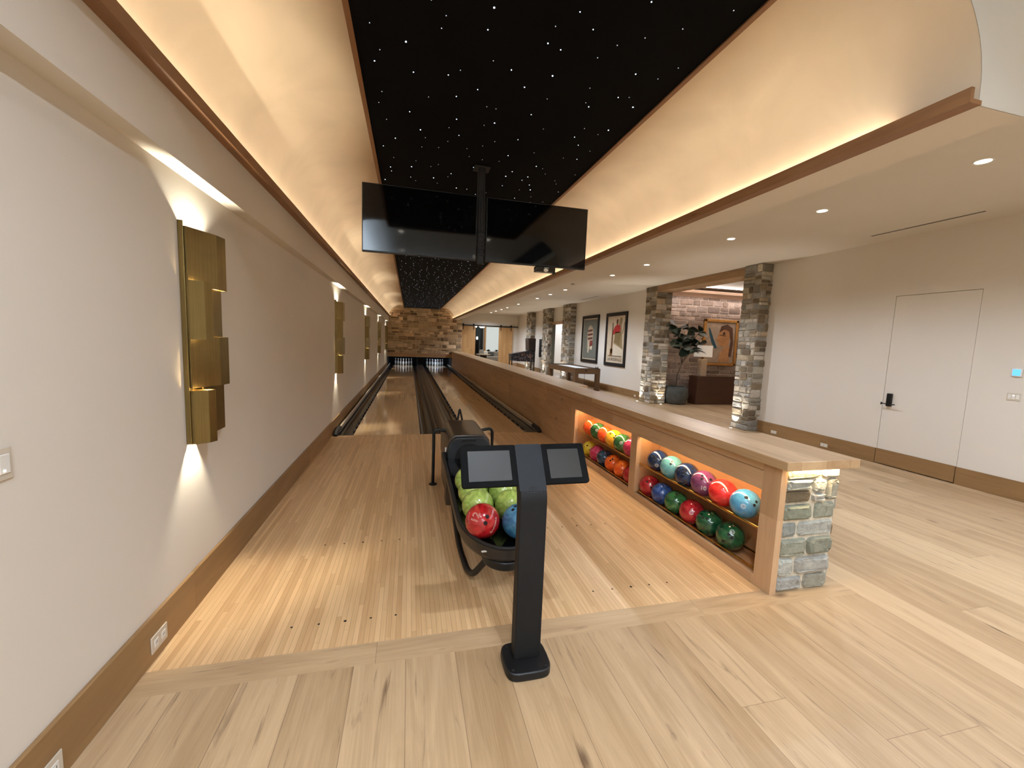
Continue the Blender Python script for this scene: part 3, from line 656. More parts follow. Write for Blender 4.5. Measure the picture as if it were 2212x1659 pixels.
ball(BX, 3.358, TZ, BM_['teal'], 'pale teal ball, second from the far end '+T, g2, look=(-.4, -.5, .6), ring=True)
ball(BX, 3.582, TZ, BM_['navy'], 'dark navy ball with white lettering, farthest '+T, g2, look=(-.6, -.7, -.2), ring=True)
ball(BX, 2.572, BZ, BM_['dkgreen'], 'very dark green ball, nearest '+Bt, g2, look=(-.45, -.6, .6), ring=True, holes=(-.75, -.6, .2))
ball(BX, 2.808, BZ, BM_['dkgreen'], 'green marbled ball, second from the near end '+Bt, g2)
ball(BX, 3.030, BZ, BM_['crim'], 'crimson ball with pale engraving, third from the near end '+Bt, g2, look=(-.6, -.7, .25), ring=True, holes=False)
ball(BX, 3.254, BZ, BM_['green'], 'mid green marbled ball between the crimson and blue balls '+Bt, g2)
ball(BX, 3.474, BZ, BM_['blue'], 'royal blue swirled ball '+Bt, g2, holes=False)
ball(BX, 3.694, BZ, BM_['crim'], 'crimson ball with two finger holes, farthest '+Bt, g2, holes=(-.4, -.75, .35))
T = 'on the farther upper rods'; Bt = 'on the farther lower rods'
ball(BX, 4.075, TZ, BM_['mag'], 'pink-red ball half hidden by the stile, nearest '+T, g1, holes=False)
ball(BX, 4.302, TZ, BM_['green'], 'dark green ball, second from the near end '+T, g1, look=(-.6, -.7, .2), ring=True)
ball(BX, 4.517, TZ, BM_['amber'], 'amber yellow ball with three finger holes '+T, g1, holes=(-.45, -.7, .5))
ball(BX, 4.735, TZ, BM_['orange'], 'orange-red ball between the amber and green balls '+T, g1, holes=False)
ball(BX, 4.952, TZ, BM_['green'], 'dark green ball between two orange-red balls '+T, g1, look=(-.55, -.7, .25), ring=True)
ball(BX, 5.182, TZ, BM_['orange'], 'orange-red ball, farthest '+T, g1, holes=False)
ball(BX, 4.045, BZ, BM_['crim'], 'dark red ball half hidden by the stile, nearest '+Bt, g1, holes=False)
ball(BX, 4.268, BZ, BM_['tang'], 'tangerine marbled ball, second from the near end '+Bt, g1, holes=False)
ball(BX, 4.492, BZ, BM_['tang'], 'tangerine marbled ball, third from the near end '+Bt, g1)
ball(BX, 4.722, BZ, BM_['slate'], 'dark slate blue marbled ball '+Bt, g1)
ball(BX, 4.942, BZ, BM_['mag'], 'magenta marbled ball between the slate and yellow balls '+Bt, g1, holes=False)
ball(BX, 5.185, BZ, BM_['yel'], 'yellow marbled ball, farthest '+Bt, g1, holes=(-.4, -.8, .3))

# ------------------------------------------------------------------ ball return
br = thing('ball_return', (.59, 3.2, 0), 'black and brown ball return machine standing on the approach', 'ball return')
CX = .592
def ret_outline(x0, x1, y0, y1, r, n=12):
    out = [(x0, y1), (x0, y0+r)]
    return [(x0, y1)] + [((x0+x1)/2-(x1-x0)/2*math.cos(PI*k/(2*n)), y0+r-r*math.sin(PI*k/(2*n))) for k in range(n+1)] + [((x0+x1)/2+(x1-x0)/2*math.cos(PI*k/(2*n)), y0+r-r*math.sin(PI*k/(2*n))) for k in range(n-1, -1, -1)] + [(x1, y1)]
def tilt(bm, y0=2.2, k=.045):
    for v in bm.verts: v.co.z += (v.co.y-y0)*k
hp = [(CX-.225, .30), (CX-.225, .50), (CX-.205, .60), (CX-.18, .635), (CX-.14, .655), (CX+.14, .655), (CX+.18, .635), (CX+.205, .60), (CX+.225, .50), (CX+.225, .30)]
bm = BM(); prism(bm, hp, 4.02, 4.80, 'y'); obj('hood', bm, m_hood, br, smooth=True, bevel=.012, seg=3, label='brown moulded hood')
hf = [(CX-.222, .28), (CX-.222, .49), (CX-.195, .585), (CX-.14, .64), (CX+.14, .64), (CX+.195, .585), (CX+.222, .49), (CX+.222, .28)]
bm = BM(); prism(bm, hf, 3.97, 4.03, 'y'); obj('hood_front', bm, plain('hood_front_charcoal', (24, 27, 31), .45), br, smooth=True, bevel=.012, label='charcoal front panel')
bm = BM(); prism(bm, [(CX+.148*math.cos(a*PI/16), .43+.148*math.sin(a*PI/16)) for a in range(32)], 3.962, 3.972, 'y'); obj('ball_opening', bm, m_dark, br, label='round dark ball opening')
obj('name_strip', boxes((CX-.08, CX+.06, 3.964, 3.972, .60, .615)), m_dark, br)
obj('side_marker', boxes((CX-.236, CX-.222, 4.06, 4.075, .40, .52)), m_whitep, br, label='small pale marker strip')
# tray: outer wall, floor, rim
oo = ret_outline(.318, .866, 2.20, 4.06, .46); ii = ret_outline(.345, .839, 2.228, 4.05, .44)
bm = BM(); n = len(oo)
def ringv(pts, z): return [bm.verts.new((x, y, z)) for x, y in pts]
def shrink(pts, k): return [(CX+(x-CX)*k, 3.1+(y-3.1)*k) for x, y in pts]
Ra, Rb, Rc, Rd = ringv(shrink(oo, .93), .285), ringv(oo, .335), ringv(oo, .392), ringv(ii, .396)
Re = ringv(ii, .345)
for A, B_ in ((Ra, Rb), (Rb, Rc), (Rc, Rd), (Rd, Re)):
    for i in range(n): bm.faces.new((A[i], A[(i+1) % n], B_[(i+1) % n], B_[i]))
bm.faces.new(Ra[::-1]); bm.faces.new(Re); tilt(bm); obj('tray', bm, plain('tray_brown_black', (36, 30, 25), .4, var=.08), br, smooth=True)
bm = BM(); tube(bm, [(x, y, .397+(y-2.2)*.045) for x, y in ret_outline(.331, .853, 2.214, 4.0, .45)], .011, 10); obj('tray_rim', bm, m_blackm, br, smooth=True)
obj('tray_mat', (lambda b: (prism(b, ret_outline(.36, .824, 2.25, 4.0, .42), .350, .354, 'z'), tilt(b), b)[2])(BM()), m_blackg, br, label='glossy black tray lining')
obj('centre_rail', (lambda b: (box(b, CX-.028, CX-.008, 2.6, 3.95, .35, .40), tilt(b), b)[2])(BM()), m_blackm, br)
bm = BM(); tube(bm, [(.43, 2.33, .39), (.50, 2.275, .37), (.56, 2.262, .36)], .006, 8); obj('edge_strip', bm, m_char, br, smooth=True)  # thin charcoal strip along the tray nose
for x in (.445, .575):
    b = BM(); box(b, x-.022, x+.022, 2.262, 2.275, .362, .37); obj('tray_clip', b, m_whitep, br, bevel=.003, label='small pale clip on the tray lip')
obj('nose_block', (lambda b: (prism(b, ret_outline(CX-.14, CX+.14, 2.235, 2.9, .16), .24, .30, 'z'), b)[1])(BM()), m_black, br, bevel=.012, smooth=True)
obj('pedestal', boxes((CX-.235, CX-.15, 3.86, 4.04, 0, .42), (CX+.15, CX+.235, 3.86, 4.04, 0, .42), (CX-.215, CX+.215, 4.03, 4.78, 0, .32)), m_hood, br, bevel=.008)
for s in (-1, 1):
    X = lambda d: CX+s*d
    pts = fillet([(X(.10), 2.40, .25), (X(.185), 2.56, .028), (X(.225), 2.86, .10), (X(.232), 3.45, .34)], .12, 8)
    b = BM(); tube(b, pts, .021, 14); obj('support_tube', b, m_black, br, smooth=True)
    pts = fillet([(X(.20), 4.47, .60), (X(.325), 4.47, .625), (X(.325), 4.47, .004)], .11, 8)
    b = BM(); tube(b, pts, .017, 14); lathe(b, [(.02, 0), (.045, .001), (.045, .010), (.02, .016)], (X(.325), 4.47, 0), 18); obj('handrail', b, m_black, br, smooth=True)
b = BM(); tube(b, fillet([(CX-.03, 4.86, .60), (CX, 4.88, .78), (CX+.04, 4.86, .60)], .03), .012, 10); obj('rear_loop', b, m_black, br, smooth=True)
def tz(y, x): return .354+(y-2.2)*.045+BR
gR = 'bowling balls on the ball return tray'
LXB, RXB = .462, .682
ball(.456, 2.437, tz(2.437, 0)+.004, BM_['redball'], 'red house ball numbered 12 at the front of the ball return tray', gR, look=(-.30, -.80, .62), text='12', size=.060, ink=m_ink, holes=False)
ball(RXB, 2.400, tz(2.40, 0)+.004, BM_['bluer'], 'steel blue ball at the front of the tray, behind the console post', gR, holes=(-.3, -.4, 1.1))
for i, y in enumerate((2.660, 2.885, 3.110)):
    ball(LXB, y, tz(y, 0)+.004, BM_['lime'], 'lime green marbled ball, %s behind the red ball in the left row' % ('first', 'second', 'third')[i], gR, holes=False)
for i, y in enumerate((2.625, 2.850, 3.075)):
    ball(RXB, y, tz(y, 0)+.004, BM_['lime'], 'lime green marbled ball, %s behind the blue ball in the right row' % ('first', 'second', 'third')[i], gR, holes=False)
rb = [o for o in bpy.data.objects if 'numbered 12' in str(o.get('label', ''))][0]; rc = ORG[rb.name]+Vector((0, 0, BR))
toc = (Vector((0, 0, 1.6))-rc).normalized(); rx = toc.cross(Vector((0, 0, 1))).normalized()*-1; ry = rx.cross(toc)*-1
ry = toc.cross(rx) if toc.cross(rx).z > 0 else -toc.cross(rx); rx = ry.cross(toc)
def rdir(px, py): return (toc*math.sqrt(max(0, 1-px*px-py*py))+rx*px+ry*py)
for ch in list(rb.children): bpy.data.objects.remove(ch)
b = BM(); ball_text(b, rc, BR, rdir(-.40, .17), rx, '12', .068, .0012, uxv=rx*.3+ry*.95); obj('number', b, m_ink, rb, label='engraved outline number')
for px, py in ((.26, .22), (.17, -.13)):
    b = BM(); dd = rdir(px, py).normalized(); s_ = dd.orthogonal().normalized(); t_ = dd.cross(s_)
    b.faces.new([b.verts.new(rc+(dd+(s_*math.cos(k*PI/10)+t_*math.sin(k*PI/10))*.115).normalized()*(BR+.0006)) for k in range(20)]); obj('finger_hole', b, m_hole, rb)
b = BM(); ball_text(b, rc, BR, rdir(.68, -.24), rx, 'Brunswick', .026, 0, uxv=rx*.3+ry*.95); obj('script_mark', b, m_ink, rb, label='cream script lettering')
b = BM()
for k in range(9):
    pts = [rc+rdir(-.80+.012*abs(k-4)+q, -.16+.075*k).normalized()*(BR+.0004) for q in (-.02, .03)]; tube(b, pts, .0010, 5)
obj('small_mark', b, m_ink, rb, label='tiny illegible cream lettering')

# ------------------------------------------------------------------ scoring console
kc = thing('scoring_console', (.58, 1.82, 0), 'black scoring console post with two touch screens in the foreground', 'console')
bp = []
for k in range(40):
    a = 2*PI*k/40; c_, s_ = math.cos(a), math.sin(a); e = .42
    bp.append((.578+.107*math.copysign(abs(c_)**e, c_)*(1+.06*(1-abs(s_))), 1.818+.107*math.copysign(abs(s_)**e, s_)))
bm = BM(); prism(bm, bp, 0, .042, 'z'); obj('base_plate', bm, m_black, kc, smooth=True, bevel=.006)
for x in (.497, .659):
    for y in (1.742, 1.895):
        b = BM(); lathe(b, [(.0085, .042), (.0085, .045), (.006, .047), (.001, .047)], (x, y, 0), 12); obj('bolt', b, m_char, kc, smooth=True)
cl = [(1.805, .04), (1.805, .83)] + [(1.805+.05*(1-math.cos(t)), .83+.085*math.sin(t)) for t in [PI/180*a for a in (12, 24, 36, 48)]]
d = Vector((.12, .172)).normalized(); p0 = Vector(cl[-1]); cl = cl + [tuple(p0+d*.235)]
bk = [(y+.055 if i < 2 else y+.035, z-.012 if i >= 2 else z) for i, (y, z) in enumerate(cl)]
bk = [(1.875, .04), (1.875, .80), (1.885, .86)] + [tuple(Vector(cl[-1])+Vector((.022, -.015)))]
bm = BM(); prism(bm, cl + bk[::-1], .518, .652, 'x'); obj('column', bm, m_char, kc, smooth=True, bevel=.005, seg=3, label='bent charcoal metal post')
up = Vector((0, d.x, d.y)); out_ = Vector((0, -d.y, d.x)); RT = Vector((1, 0, 0))
def slab(x0, x1, s0, s1, d0, d1, bm, rad=.014):     # box in the tilted plane of the screens
    o0 = Vector((0, p0.x, p0.y)); P = lambda x, s, t_: o0+RT*x+up*s+out_*t_
    pts = rrect(x0, x1, s0, s1, min(rad, (x1-x0)/4))
    A = [bm.verts.new(P(x, s, d0)) for x, s in pts]; B_ = [bm.verts.new(P(x, s, d1)) for x, s in pts]; m = len(pts)
    bm.faces.new(A[::-1]); bm.faces.new(B_)
    for i in range(m): bm.faces.new((A[i], A[(i+1) % m], B_[(i+1) % m], B_[i]))
    return bm
S0 = .028; m_bezel = plain('tablet_bezel', (15, 15, 15), .85, spec=.08)
for nm, x0, x1 in (('left', .243, .522), ('right', .648, .884)):
    tb = obj('tablet', slab(x0, x1, S0, S0+.208, -.020, -.001, BM()), m_bezel, kc, bevel=.003, smooth=True, label='%s black tablet housing' % nm)
    obj('screen', slab(x0+.034, x1-.036, S0+.028, S0+.178, -.001, .0006, BM(), .003), m_glass, tb, label='unlit grey screen')
    b = BM(); o0 = Vector((0, p0.x, p0.y)); disc(b, o0+RT*((x0+x1)/2+.01)+up*(S0+.195)+out_*.0004, out_, .0025, 10); obj('camera_dot', b, m_char, tb)
obj('centre_cover', slab(.516, .652, -.004, S0+.2075, -.006, .0025, BM()), plain('console_cover', (36, 38, 41), .7, 0, spec=.2), kc, smooth=True, label='slate grey cover strip between the screens')
b = BM()
for r in range(4):
    x = .545
    while x < .628:
        ww = rnd.uniform(.008, .02); slab(x, min(x+ww, .63), -.012+r*.009-.0, -.006+r*.009, .0028, .0036, b); x += ww+.003
obj('embossed_mark', b, m_blackm, kc, label='dark embossed lettering block')

# ------------------------------------------------------------------ wall plates
def wall_plate(x, y, z, hy, hz, s, label, group, lit=None, sockets=0):
    t = thing('outlet_plate' if sockets else 'switch_plate', (x, y, z-hz), label, 'outlet' if sockets else 'switch', group)
    obj('plate', boxes((min(x, x+s*.006), max(x, x+s*.006), y-hy, y+hy, z-hz, z+hz)), m_plate, t, bevel=.002)
    for k in range(sockets):
        yy = y-hy*.45+k*hy*.9; obj('socket', boxes((min(x+s*.005, x+s*.008), max(x+s*.005, x+s*.008), yy-.016, yy+.016, z-.018, z+.018)), m_whitep, t, bevel=.003)
        obj('slot', boxes((min(x+s*.005, x+s*.0085), max(x+s*.005, x+s*.0085), yy-.006, yy-.004, z-.004, z+.006), (min(x+s*.005, x+s*.0085), max(x+s*.005, x+s*.0085), yy+.004, yy+.006, z-.004, z+.006)), m_dark, t)
    if not sockets:
        for k in (-1, 0, 1): obj('button', boxes((min(x+s*.005, x+s*.009), max(x+s*.005, x+s*.009), y+k*hy*.6-hy*.25, y+k*hy*.6+hy*.25, z-hz*.6, z+hz*.6)), m_whitep, t, bevel=.002)
        if lit: obj('pilot_light', boxes((x+s*.009, x+s*.010, y+hy*.5, y+hy*.58, z-hz*.45, z-hz*.35)) if s > 0 else boxes((x-.010, x-.009, y-.005, y+.005, z+hz*.3, z+hz*.4)), m_lens, t)
gL, gRt = 'outlets in the left baseboard', 'outlets in the right baseboard'
wall_plate(XL+.018, 2.226, .09, .065, .041, 1, 'almond outlet plate low on the left baseboard beside the approach corner', gL, sockets=2)
wall_plate(XL+.018, 1.575, .075, .065, .041, 1, 'almond outlet plate at the bottom left corner of the picture', gL, sockets=2)
wall_plate(XL, 1.505, 1.172, .07, .05, 1, 'almond switch plate on the left wall near the camera', None, lit=True)
wall_plate(XR-.018, 6.295, .065, .062, .03, -1, 'almond outlet plate in the right baseboard beside the stone pier', gRt, sockets=2)
wall_plate(XR-.018, 5.305, .066, .062, .03, -1, 'almond outlet plate in the right baseboard nearer the flush door', gRt, sockets=2)
wall_plate(XR-.018, 11.33, .075, .055, .03, -1, 'small outlet plate in the baseboard below the skier poster', gRt, sockets=2)
wall_plate(XR, 3.188, 1.181, .056, .044, -1, 'white switch plate below the thermostat on the right wall', None, lit=True)
t = thing('thermostat', (XR, 3.19, 1.413), 'small square thermostat with a glowing blue screen on the right wall', 'thermostat')
obj('casing', boxes((XR-.018, XR, 3.145, 3.235, 1.415, 1.512)), m_whitep, t, bevel=.006); obj('screen', boxes((XR-.0205, XR-.017, 3.157, 3.222, 1.427, 1.50)), m_blue, t, bevel=.002)

# ------------------------------------------------------------------ ceiling fixtures
DLX = 4.733; dl0 = None
def downlight(x, y, z, lab, grp, power=60, first=None, ang=150):
    if first is None:
        t = thing('downlight', (x, y, z), lab, 'downlight', grp); 
        b = BM(); lathe(b, [(.052, -.001), (.066, -.004), (.068, 0), (.068, .002)], (x, y, z), 28); obj('trim_ring', b, m_whitep, t, smooth=True)
        b = BM(); disc(b, (x, y, z-.0015), (0, 0, -1), .052, 28); obj('lens', b, m_lens, t)
        spot('downlight_lamp', (x, y, z-.012), (0, 0, 0), power, WHITE, ang, .7, .04, t); return t
    c = copy_tree(first, (x, y, z)); c['label'] = lab; c['group'] = grp; return c
ordn = ['nearest', 'second', 'third', 'fourth', 'fifth', 'sixth', 'seventh', 'eighth', 'ninth', 'tenth', 'eleventh', 'twelfth', 'farthest']
gd = 'row of downlights in the hall ceiling'
for i, y in enumerate((2.63, 4.052, 5.485, 7.80, 9.29, 12.41, 13.84, 15.36, 18.2, 20.39, 21.77, 23.22, 24.62)):
    lab = 'round recessed downlight in the hall ceiling, %s in the row' % ordn[i]
    if i == 3: dl0 = None
    dl0 = downlight(DLX, y, HZ, lab, gd, 86 if i < 3 else 175, dl0)
nd = None; gn = 'downlights above the foreground'
for i, (x, y) in enumerate(((-.2, -1.0), (1.6, -1.0), (-.2, -2.9), (1.6, -2.9), (.7, .45))):
    nd = downlight(x, y, 3.749, 'round recessed downlight above the foreground, %s' % ('front left', 'front right', 'rear left', 'rear right', 'under the arch')[i], gn, 185, nd)
for i, y in enumerate((1.2, -.3, -1.8)): downlight(DLX, y, HZ, 'round recessed downlight behind the camera in the hall, number %d' % (i+1), gd, 62, dl0)
b = BM(); lathe(b, [(.055, 0), (.055, -.012), (.04, -.026), (.001, -.028)], (4.45, 11.1, HZ), 20); o = obj('smoke_detector', b, plain('grey_detector', (150, 146, 138), .6), smooth=True); tag(o, 'small round smoke detector on the hall ceiling between downlights', 'smoke detector')
for y0, y1, l in ((3.44, 4.64, 'long narrow slot vent in the ceiling above the flush door'), (13.4, 14.8, 'long narrow slot vent in the ceiling above the posters')):
    t = thing('air_vent', (6.34, (y0+y1)/2, HZ-.004), l, 'air vent', 'slot vents in the hall ceiling')
    obj('frame', boxes((6.305, 6.318, y0, y1, HZ-.004, HZ), (6.358, 6.371, y0, y1, HZ-.004, HZ)), m_ceil, t); obj('slot', boxes((6.318, 6.358, y0, y1, HZ-.002, HZ+.001)), m_dark, t)

# ------------------------------------------------------------------ stone pillars and floor uplights
PG = 'stone pillars of the hall'
for nm, x0, x1, y0, y1, l, f in (('p', 6.55, 7.25, 6.70, 7.13, 'broad grey stone pillar nearest the flush white door', 'xy'), ('p', 6.60, 7.08, 10.24, 10.77, 'grey stone pillar between the skier poster and the lobby opening', 'xy'),
        ('p', 6.55, 6.80, 16.4, 17.3, 'grey stone pillar just left of the sailing-ship poster', 'xy'), ('p', 6.55, 6.80, 19.2, 20.1, 'grey stone pillar on the far side of the bright doorway', 'xy'), ('p', 6.55, 6.8, 22.2, 23.1, 'farthest grey stone pillar, behind the pinball machine', 'xy')):
    o = stone_block('stone_pillar', x0, x1, y0, y1, 0, HZ-.002, f, .21, .125, STONE_GREY, (166, 156, 138), int(y0*10), .016, .007); tag(o, l, 'pillar', PG)
ug = 'floor uplights at the stone pillars'
u0 = None
for i, (x, y, l, p) in enumerate(((6.44, 7.0, 'small round uplight in the floor at the nearest stone pillar', 75), (6.50, 10.72, 'small round floor uplight at the left side of the lobby pillar', 75), (6.90, 10.14, 'small round floor uplight inside the lobby opening', 60),
        (6.42, 16.9, 'small round floor uplight at the pillar beside the poster', 75), (6.42, 19.7, 'small round floor uplight at the pillar past the doorway', 85), (6.42, 22.7, 'small round floor uplight at the farthest pillar', 65))):
    t = thing('floor_uplight', (x, y, 0), l, 'uplight', ug)
    b = BM(); lathe(b, [(.028, .001), (.034, .004), (.038, .0005)], (x, y, 0), 16); obj('trim_ring', b, m_char, t, smooth=True)
    b = BM(); disc(b, (x, y, .002), (0, 0, 1), .028, 16); obj('lens', b, m_lens, t)
    spot('uplight_lamp', (x, y, .02), (PI, math.radians(0), 0), p, (1, .93, .82), 74, .8, .015, t)

# ------------------------------------------------------------------ framed posters
def pframe(name, y0, y1, z0, z1, fw, label, x=XR, paper=(200, 184, 158)):
    t = thing(name, (x, (y0+y1)/2, z0), label, 'poster', 'large framed posters on the right wall')
    b = BM()
    for q in ((y0, y1, z1-fw, z1), (y0, y1, z0, z0+fw), (y0, y0+fw, z0+fw, z1-fw), (y1-fw, y1, z0+fw, z1-fw)): box(b, x-.04, x-.002, *q)
    obj('frame', b, m_black, t, bevel=.004); obj('print', boxes((x-.014, x-.006, y0+fw, y1-fw, z0+fw, z1-fw)), plain('print_paper', paper, .6, var=.05), t); return t
def shape(t, name, pts, rgb, x, lab=None, d=.0012):       # thin printed shape on the poster (y to the left as seen)
    b = BM(); prism(b, pts, x-d, x, 'x'); return obj(name, b, plain('print_'+name, rgb, .6, var=.12, vscale=14), t, label=lab)
t = pframe('ship_poster', 14.12, 15.63, .905, 2.715, .115, 'black-framed grey poster with a pale striped figure, the farther of two'); px = XR-.015
shape(t, 'backdrop', [(14.27, 1.06), (15.48, 1.06), (15.48, 2.56), (14.27, 2.56)], (106, 108, 98), px)
X = lambda f: 15.48-f*1.21; Z = lambda f: 1.06+f*1.5
for nm, q, c in (('figure', [(.34, .26), (.46, .2), (.6, .3), (.72, .5), (.74, .72), (.66, .8), (.5, .86), (.36, .8), (.3, .6)], (176, 160, 136)), ('stripe', [(.34, .68), (.68, .70), (.68, .75), (.34, .73)], (96, 40, 34)), ('stripe', [(.33, .58), (.70, .60), (.70, .65), (.33, .63)], (96, 40, 34)),
        ('stripe', [(.36, .48), (.70, .50), (.70, .55), (.36, .53)], (96, 40, 34)), ('lower_panel', [(.5, .3), (.72, .34), (.7, .47), (.5, .45)], (128, 52, 42)), ('pale_leg', [(.36, .16), (.44, .14), (.5, .44), (.4, .44)], (196, 184, 160)), ('pale_ball', [(.58, .24), (.66, .22), (.7, .3), (.64, .36), (.57, .32)], (216, 200, 170))):
    shape(t, nm, [(X(a), Z(b_)) for a, b_ in q], c, px-(.0014 if nm == 'figure' else .003))
t = pframe('skier_poster', 12.08, 13.545, .893, 2.708, .115, 'black-framed cream poster of a red-sweatered skier, nearer the stone pillar', paper=(206, 190, 164))
X = lambda f: 13.43-f*1.235; Z = lambda f: 1.008+f*1.585
for nm, q, c in (('shadow_figure', [(.40, .42), (.92, .30), (.86, .5), (.84, .62), (.80, .80), (.84, .92), (.76, .97), (.68, .93), (.66, .84), (.60, .62), (.40, .44)], (150, 130, 92)), ('trousers', [(.42, .44), (.66, .40), (.74, .36), (.80, .66), (.46, .66)], (128, 106, 66)), ('red_sweater', [(.34, .62), (.42, .60), (.46, .64), (.72, .64), (.76, .74), (.70, .80), (.56, .82), (.44, .78), (.36, .70)], (176, 40, 36)),
        ('head', [(.52, .82), (.60, .82), (.62, .90), (.57, .94), (.51, .91)], (92, 62, 42)), ('skis', [(.26, .20), (.34, .20), (.36, .52), (.34, .86), (.30, .86), (.28, .60)], (104, 66, 36)), ('ski_base', [(.20, .14), (.36, .14), (.36, .3), (.22, .3)], (124, 86, 46)), ('snow_slope', [(.36, .16), (.96, .16), (.96, .26), (.42, .40)], (214, 202, 180)), ('raised_pole', [(.86, .62), (.89, .62), (.97, .86), (.94, .86)], (120, 96, 62))):
    shape(t, nm, [(X(a), Z(b_)) for a, b_ in q], c, px-(.0014 if nm == 'shadow_figure' else .003))
b = BM(); flat_text(b, 'LADRESSENGLE', .145, (px-.002, X(.5), Z(.07)), (0, -1, 0), (0, 0, 1), .001); obj('lettering', b, m_dark, t, label='dark block lettering')

obj('small_lettering', boxes(*[(px-.003, px, X(.12+.07*k+.05), X(.12+.07*k), Z(.13), Z(.155)) for k in range(11)]), plain('print_grey_ink', (92, 80, 66), .6), t, label='illegible small line of text')

# ------------------------------------------------------------------ lobby things
t = thing('potted_fig_tree', (7.45, 10.27, 0), 'fiddle-leaf fig tree in a round grey stone pot beside the lobby pillar', 'plant')
b = BM(); lathe(b, [(.20, 0), (.27, .02), (.32, .12), (.345, .25), (.33, .38), (.285, .48), (.27, .50), (.245, .50), (.24, .46)], (7.45, 10.27, 0), 36); obj('pot', b, m_pot, t, smooth=True)
b = BM(); lathe(b, [(.24, .455), (.12, .475), (.001, .48)], (7.45, 10.27, 0), 24); obj('soil', b, m_soil, t, smooth=True)
b = BM(); tube(b, [(7.45, 10.27, .46), (7.44, 10.26, .8), (7.45, 10.12, 1.15)], [.018, .015, .014], 8)
lr = random.Random(5); tips = []
for k in range(7):
    a = 2*PI*k/7+.3; rr = lr.uniform(.18, .46); tp = (7.47+rr*math.cos(a)*1.1, 9.98+rr*math.sin(a)*.5, lr.uniform(1.5, 2.2)); tips.append(tp)
    tube(b, [(7.45, 10.12, 1.13), (7.45+(tp[0]-7.45)*.5, 10.12+(tp[1]-10.12)*.5, 1.3+(tp[2]-1.3)*.45), tp], [.011, .009, .005], 6)
obj('trunk', b, m_trunk, t, smooth=True)
b = BM()
def leaf(bm, base, dirv, L, Wd, roll=0):
    dirv = Vector(dirv).normalized(); s_ = dirv.cross(Vector((0, 0, 1)))
    s_ = s_.normalized() if s_.length > .05 else Vector((1, 0, 0)); s_ = Matrix.Rotation(roll, 3, dirv) @ s_; n_ = s_.cross(dirv); rows = []
    for i, (f, wd) in enumerate(((0, .04), (.2, .55), (.45, .85), (.7, 1.), (.9, .7), (1., .12))):
        c = Vector(base)+dirv*(L*f)-n_*0+Vector((0, 0, -.22*L*f*f)); rows.append([bm.verts.new(c+s_*(Wd*wd*k)+n_*(.18*Wd*abs(k)*wd)) for k in (-1, -.5, 0, .5, 1)])
    for A, B_ in zip(rows, rows[1:]):
        for k in range(4): bm.faces.new((A[k], A[k+1], B_[k+1], B_[k]))
for tp in tips:
    for k in range(9):
        a = lr.uniform(0, 6.28); f = lr.uniform(.5, 1.08); base = (7.45+(tp[0]-7.45)*f, 10.05+(tp[1]-10.05)*f, 1.25+(tp[2]-1.25)*f)
        leaf(b, base, (math.cos(a), math.sin(a)*.8, lr.uniform(-.1, .8)), lr.uniform(.26, .40), lr.uniform(.085, .125), lr.uniform(-1.3, 1.3))
obj('foliage', b, m_leaf, t, smooth=True)
t = thing('lobby_desk', (8.9, 10.25, 0), 'dark walnut desk against the lobby stone wall', 'desk')
obj('body', boxes((7.97, 9.95, 10.06, 10.42, .0, .79)), m_desk, t, bevel=.006); obj('top', boxes((7.955, 9.97, 10.05, 10.43, .79, .815)), m_desk, t, bevel=.004)
t = thing('table_lamp', (8.24, 10.25, .815), 'square travertine table lamp with a white drum shade on the desk', 'lamp')
obj('base', boxes((8.14, 8.34, 10.17, 10.33, .815, 1.30)), m_trav, t, bevel=.006)
b = BM(); cyl(b, (8.24, 10.25, 1.30), (8.24, 10.25, 1.42), .012, 10); obj('stem', b, m_black, t, smooth=True)
b = BM(); lathe(b, [(.245, 1.37), (.24, 1.695), (.236, 1.695), (.241, 1.37)], (8.24, 10.25, 0), 36); obj('lamp_shade', b, m_linen, t, smooth=True)
t = thing('gold_framed_painting', (9.25, 10.78, 1.1), 'gold-framed painting of a profile face and blue feather on the lobby wall', 'painting')
b = BM(); fx0, fx1, fz0, fz1 = 8.60, 9.82, 1.10, 2.50
for q in ((fx0, fx1, fz1-.085, fz1), (fx0, fx1, fz0, fz0+.085), (fx0, fx0+.085, fz0, fz1), (fx1-.085, fx1, fz0, fz1)): box(b, q[0], q[1], 10.73, 10.79, q[2], q[3])
obj('frame', b, m_gold, t, bevel=.012)
obj('inner_edge', boxes((fx0+.08, fx1-.08, 10.752, 10.79, fz0+.08, fz1-.08)), m_black, t)
obj('canvas', boxes((fx0+.095, fx1-.095, 10.748, 10.78, fz0+.095, fz1-.095)), plain('canvas_taupe', (176, 158, 140), .8, var=.16, vscale=5), t)
def pshape(nm, q, c, k): 
    b = BM(); prism(b, [(fx0+.1+a*(fx1-fx0-.2), fz0+.1+z*(fz1-fz0-.2)) for a, z in q], 10.7465-k*.0012, 10.7475-k*.0012, 'y'); obj(nm, b, plain('paint_'+nm, c, .8, var=.2, vscale=9), t)
pshape('neck', [(.48, .02), (.86, .02), (.9, .42), (.62, .38), (.5, .2)], (200, 150, 104), 0)
pshape('face', [(.36, .58), (.42, .52), (.44, .46), (.56, .40), (.78, .42), (.84, .70), (.72, .90), (.52, .88), (.44, .74)], (190, 140, 94), 1)
pshape('hair', [(.44, .76), (.50, .92), (.70, .97), (.90, .88), (.96, .5), (.92, .15), (.82, .15), (.86, .55), (.78, .80), (.62, .84)], (96, 66, 50), 2)
pshape('eye', [(.56, .70), (.66, .71), (.64, .78), (.58, .77)], (66, 44, 36), 3); pshape('brow', [(.46, .69), (.68, .67), (.68, .685), (.46, .705)], (70, 46, 36), 3)
